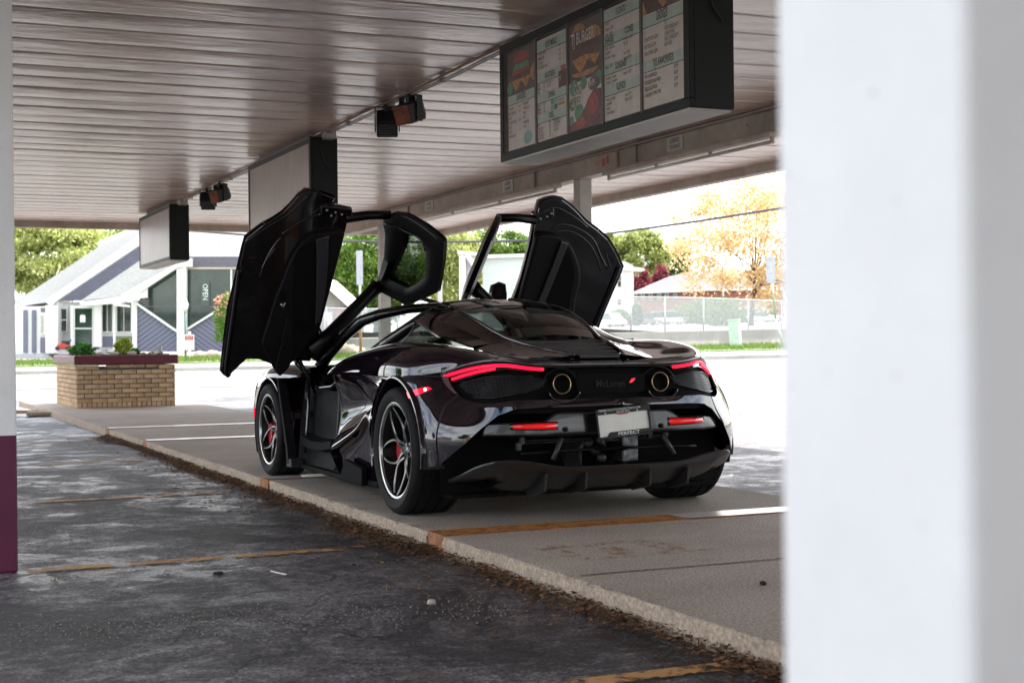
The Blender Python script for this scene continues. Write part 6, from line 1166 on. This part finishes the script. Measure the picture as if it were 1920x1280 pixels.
sign_pole(676, 470, 534, 12, 58, 'narrow grey sign on a post with a rusty foot, seen through the left door', RUST); sign_pole(1455, 481, 531, 17, 61, 'grey sign on a leaning pole at the right beside the near post', GAL, .25)
for px, y0, Y, r_, lab in [(826, 420, 82, .15, 'tall pale utility pole between the two car doors'), (1247, 572, 190, .1, 'white lamp standard in the far car park'), (1357, 548, 150, .09, 'slim white pole behind the fence')]:
    q = on(px, Y); z1 = at(px, y0, Y)[2] - q[2]; r = empty('pole', loc=tuple(q), label=lab, cat='pole'); MB().tube([(0, 0, -.2), (0, 0, z1)], [r_, r_ * .8], 10).build('shaft', pm('weathered_pole', (.46, .45, .43), .7, var=.1), r, smooth=True); MB().lathe([(0, 0), (r_ * 1.6, .02), (r_ * 1.7, r_ * 1.8), (r_, r_ * 2.6), (0, r_ * 3)], 10, (0, 0, z1), 'z').build('head', WHT, r, smooth=True)
CAB = pm('cable_black', (.06, .06, .065), .6)
cpx = [(-60, 415), (200, 424), (360, 433), (470, 441), (640, 452), (780, 454), (905, 453), (1010, 450), (1140, 438), (1300, 416), (1480, 388), (1700, 345), (2080, 250)]
tag(MB().tube([at(px, py, float(np.interp(px, [-60, 2080], [56, 45]))) for px, py in cpx], .045, 6).build('overhead_cable', CAB, smooth=True), 'thick dark overhead cable sagging across the street', 'cable')
for k, (ya, yb) in enumerate(((361, 352), (372, 364))): tag(MB().tube([at(px, float(np.interp(px, [1120, 1480], [ya, yb])), 60) for px in (700, 900, 1120, 1300, 1480, 1700, 2060)], .008, 5).build('overhead_wire', CAB, smooth=True), ['upper thin wire crossing the sky in front of the golden tree', 'lower thin wire crossing the sky in front of the golden tree'][k], 'wire')
# ---- buildings on the right and in the middle
def bld(name, label, px, Y): return empty(name, loc=tuple(on(px, Y)), label=label, cat='building')
def bp(root, name, pts, D, th, mat, parent=None):
    mb = flat(pts, D, th); o0 = np.array(root.location); mb.v = [tuple(np.array(p) - o0) for p in mb.v]; return mb.build(name, mat, parent or root)
RBR = None
def redbrick():
    m, nt, b = nodes_of('red_brick_far'); L = nt.links.new; tc = nt.nodes.new('ShaderNodeTexCoord').outputs['Object']; mp = nt.nodes.new('ShaderNodeMapping'); mp.inputs['Rotation'].default_value = (math.pi / 2, 0, 0); L(tc, mp.inputs[0])
    br = nt.nodes.new('ShaderNodeTexBrick'); br.inputs['Scale'].default_value = 4; br.inputs['Color1'].default_value = (.33, .10, .06, 1); br.inputs['Color2'].default_value = (.26, .085, .055, 1); br.inputs['Mortar'].default_value = (.3, .22, .18, 1); L(mp.outputs[0], br.inputs[0]); L(br.outputs[0], b.inputs['Base Color']); b.inputs['Roughness'].default_value = .85; return m
RBR = redbrick(); SHU = pm('grey_green_shutter', (.12, .2, .19), .6); WG = pm('far_window_glass', (.10, .13, .14), .08)
B1 = bld('brick_building', 'long low red brick building with a grey hipped roof behind the car park', 1255, 226)
bp(B1, 'wall', [(1180, 547), (1470, 540), (1470, 606), (1180, 606)], 226, 9, RBR); bp(B1, 'roof', [(1184, 549), (1255, 518), (1300, 507), (1478, 505), (1478, 540), (1330, 542)], 225, 11, SHING); bp(B1, 'eaves', [(1184, 548), (1330, 541), (1478, 540), (1478, 543), (1330, 545), (1184, 551)], 224.7, .5, WHT)
for x in (1191, 1205, 1220, 1236, 1250, 1266):
    w = bp(B1, 'window', rectp(x - 3, 549, x + 3, 561), 225.8, .15, WHT); bp(B1, 'pane', rectp(x - 1.8, 550, x + 1.8, 560), 225.7, .06, WG, w); bp(B1, 'shutter', rectp(x - 5, 549, x - 3.2, 561), 225.75, .15, SHU); bp(B1, 'shutter', rectp(x + 3.2, 549, x + 5, 561), 225.75, .15, SHU)
B2 = bld('white_house', 'tall white clapboard house at the edge of the raised right door', 1170, 178)
bp(B2, 'wall', rectp(1100, 505, 1188, 608), 178, 9, pm('clapboard', (.66, .65, .62), .6, var=.04)); bp(B2, 'cornice', [(1096, 498), (1186, 498), (1192, 507), (1096, 507)], 177.3, .8, WHT); bp(B2, 'roof', [(1096, 490), (1172, 490), (1188, 498), (1096, 498)], 178, 8, SHING); bp(B2, 'porch_roof', [(1186, 500), (1208, 503), (1208, 507), (1186, 507)], 180, 3, WHT)
for y0, y1 in ((516, 537), (560, 571)): w = bp(B2, 'window', rectp(1157, y0, 1166, y1 + 1), 177.8, .2, WHT); bp(B2, 'pane', rectp(1158.5, y0 + 1, 1164.5, (y0 + y1) / 2), 177.7, .06, WG, w); bp(B2, 'pane', rectp(1158.5, (y0 + y1) / 2 + 1, 1164.5, y1), 177.7, .06, GLS, w)
B3 = bld('block_building', 'pale flat-roofed block standing behind the red trees', 1225, 290)
bp(B3, 'wall', rectp(1203, 488, 1250, 560), 290, 10, pm('pale_render', (.62, .58, .57), .7)); bp(B3, 'roof', rectp(1201, 482, 1256, 488.5), 289.5, 11, WHT); w = bp(B3, 'window', rectp(1208, 503, 1212, 511), 289.8, .2, SHU)
B4 = bld('pale_building', 'pale building with a white gable seen between the two open doors', 940, 92); PGR = pm('pale_green_wall', (.50, .56, .53), .6, var=.04)
bp(B4, 'wall', [(905, 480), (1030, 476), (1030, 612), (905, 612)], 92, 6, PGR); bp(B4, 'roof_edge', [(903, 478), (1030, 474), (1030, 480), (903, 484)], 91.6, 6.5, WHT); bp(B4, 'bargeboard', [(962, 540), (1000, 500), (1000, 510), (966, 546)], 91.4, .3, WHT); bp(B4, 'porch_post', rectp(861, 474, 873, 590), 90, .5, WHT); bp(B4, 'porch_post', rectp(873.5, 474, 884, 590), 90.3, .5, GREYP); bp(B4, 'brace', [(872, 480), (880, 476), (900, 505), (892, 510)], 89.7, .25, WHT); bp(B4, 'porch_roof', [(858, 470), (905, 474), (905, 480), (858, 476)], 89.8, 3, WHT)
B5 = bld('gabled_cottage', 'small white-trimmed brick cottage with a steep gable seen below the left door', 630, 76)
bp(B5, 'wall', [(560, 640), (560, 560), (606, 523), (664, 580), (664, 640)], 77, 5, pm('grey_gable', (.30, .29, .25), .7)); bp(B5, 'bargeboard', [(606, 520), (668, 577), (662, 584), (606, 533)], 76.4, .4, WHT); bp(B5, 'bargeboard', [(606, 520), (548, 577), (554, 584), (606, 533)], 76.4, .4, WHT); bp(B5, 'brick_wall', rectp(625, 577, 652, 612), 76.8, .15, RBR); bp(B5, 'porch_post', rectp(607, 585, 622, 652), 76.2, .4, WHT); bp(B5, 'roof', [(606, 518), (670, 576), (664, 582), (606, 528), (548, 582), (542, 576)], 76.6, 6, SHING)  # gable wall in a muted warm grey
# ---- parked cars beyond the fence
def parked(px, Y, rot, col, kind, label):
    q = on(px, Y); r = empty('parked_car', Matrix.Translation((q[0], q[1], q[2])) @ Matrix.Rotation(rot, 4, 'Z'), label=label, cat='car', group='cars in the far car park'); L_, W_, Hh = {'sedan': (4.6, 1.8, 1.45), 'suv': (4.5, 1.85, 1.75), 'jeep': (4.2, 1.85, 1.85)}[kind]
    bm_ = pm('far_car_%02d%02d%02d' % tuple(int(c * 99) for c in col), col, .25, coat=.6, var=.05); b = Hh * .56
    X = np.array([-.5, -.48, -.3, 0, .28, .47, .5]) * L_; Zt = np.array([.5, .92, .98, 1., .96, .85, .5]) * b; MB().loft([[(x, -W_ / 2, .25), (x, W_ / 2, .25), (x, W_ / 2, .25 + (z - .25) * .7), (x, W_ / 2 - .1, z), (x, -W_ / 2 + .1, z), (x, -W_ / 2, .25 + (z - .25) * .7)] for x, z in zip(X, Zt)]).build('body', bm_, r, bevel=.05, normals=True)
    if kind == 'sedan': top, bot = (-.22, .10), (-.42, .27)
    elif kind == 'suv': top, bot = (-.42, .10), (-.47, .25)
    else: top, bot = (-.44, .06), (-.46, .12)
    MB().loft([[(bot[0] * L_, -W_ / 2 + .12, b * .97), (bot[1] * L_, -W_ / 2 + .12, b * .97), (top[1] * L_, -W_ / 2 + .25, Hh), (top[0] * L_, -W_ / 2 + .25, Hh)], [(bot[0] * L_, W_ / 2 - .12, b * .97), (bot[1] * L_, W_ / 2 - .12, b * .97), (top[1] * L_, W_ / 2 - .25, Hh), (top[0] * L_, W_ / 2 - .25, Hh)]]).build('windows', GLS, r, bevel=.04, normals=True)
    MB().box(top[0] * L_ - .02, top[1] * L_ + .02, -W_ / 2 + .24, W_ / 2 - .24, Hh - .03, Hh + .03).build('roof', bm_, r, bevel=.03)
    for sx in (-.31, .31):
        for sy in (-1, 1): w = MB().lathe([(0, -.1), (.30, -.1), (.33, -.06), (.33, .06), (.30, .1), (0, .1)], 16, (sx * L_, sy * (W_ / 2 - .1), .33)).build('wheel', TYRE, r, smooth=True, auto=40); MB().lathe([(0, sy * .105), (.2, sy * .105), (.2, sy * .06)], 12, (sx * L_, sy * (W_ / 2 - .1), .33)).build('rim', GAL, w)
    for sy in (-1, 1): MB().box(-.505 * L_, -.46 * L_, sy * W_ * .46 - .12, sy * W_ * .46 + .05, b * .68, b * .9).build('tail_light', CALI, r, bevel=.02); MB().box(.46 * L_, .502 * L_, sy * W_ * .42 - .14, sy * W_ * .42 + .1, b * .62, b * .78).build('headlight', WHT, r, bevel=.02)
parked(1143, 152, 2.0, (.7, .7, .7), 'sedan', 'white sedan with a red tail light at the fence beside the open door'); parked(1208, 182, .25, (.18, .16, .12), 'sedan', 'dark bronze sedan left of the lamp standard in the car park'); parked(1228, 200, 2.9, (.62, .63, .65), 'suv', 'white estate car behind the bronze sedan'); parked(1263, 196, 1.3, (.5, .51, .53), 'suv', 'silver car right of the lamp standard in the car park')
parked(1310, 200, .35, (.22, .24, .26), 'jeep', 'grey boxy off-roader in the middle of the car park'); parked(1375, 205, .3, (.05, .055, .07), 'sedan', 'dark sedan behind the utility pedestal'); parked(1424, 196, .2, (.68, .68, .68), 'sedan', 'white sedan at the right end of the car park'); parked(1440, 212, .2, (.6, .6, .6), 'suv', 'pale car behind the white sedan at the right end')
# ---- houses and trees behind the camera, seen only mirrored in the paintwork
for k, (x, y, w, d, h, col, lab) in enumerate([(-34, -16, 16, 9, 4.2, (.34, .32, .30), 'low grey shop behind the camera mirrored in the rear bumper'), (-16, -36, 14, 9, 5., (.36, .2, .14), 'brick shop behind the camera mirrored in the paint'), (8, -34, 18, 9, 4.5, (.3, .3, .32), 'grey flat-roofed shop behind the camera')]):
    r = empty('shop', loc=(x, y, -.1), label=lab, cat='building'); m_ = pm('shop_wall_%d' % k, col, .8); MB().box(-w / 2, w / 2, -d / 2, d / 2, 0, h).build('wall', m_, r); MB().box(-w / 2 - .3, w / 2 + .3, -d / 2 - .3, d / 2 + .3, h, h + .4).build('roof', SLATE, r)
    for i in range(4):
        ww = MB().box(-w / 2 + 1 + i * w / 4.3, -w / 2 + 3 + i * w / 4.3, d / 2, d / 2 + .08, .8, 2.4).build('window', WHT, r); MB().box(-w / 2 + 1.1 + i * w / 4.3, -w / 2 + 2.9 + i * w / 4.3, d / 2 + .081, d / 2 + .1, .9, 2.3).build('pane', GLS, ww)
for k, (x, y, s_) in enumerate([(-26, -34, 1.2), (-44, -4, 1.1), (-3, -44, 1.2), (-40, 14, 1.), (-36, 28, 1.1)]):
    tree('tree', (x, y, -.1), (0, 0, 2.5), ((0, 0, 5.5 * s_), (3.4 * s_, 3.4 * s_, 3.4 * s_)), 3500, .32, GRN2, ['big green tree behind the grey shop, mirrored in the car', 'green tree left of the lot, out of the picture', 'green tree behind the brick shop, mirrored in the car', 'green tree far left of the lot, out of the picture', 'green tree left of the blue house, out of the picture'][k], 40 + k, limbs=7)

for px, Y, y0, lab in [(2080, 45, 215, 'wooden utility pole carrying the cables, right of the picture'), (-60, 56, 380, 'wooden utility pole carrying the thick cable, left of the picture')]:
    q = on(px, Y); z1 = at(px, y0, Y)[2] - q[2]; r = empty('utility_pole', loc=tuple(q), label=lab, cat='pole', group='utility poles along the road'); MB().tube([(0, 0, -.3), (0, 0, z1)], [.16, .11], 10).build('shaft', BARK, r, smooth=True); MB().box(-.9, .9, -.06, .06, z1 - .5, z1 - .38).build('crossarm', BARK, r)
for k, (px, Y, box, lab) in enumerate([(1750, 100, (1620, 380, 1900, 590), 'green tree on the bank right of the picture, nearer one'), (2050, 110, (1900, 400, 2230, 590), 'green tree on the bank right of the picture, farther one')]):
    plant_tree('tree', px, Y, box, 6000, .22, GRN1, lab, 60 + k, limbs=9)
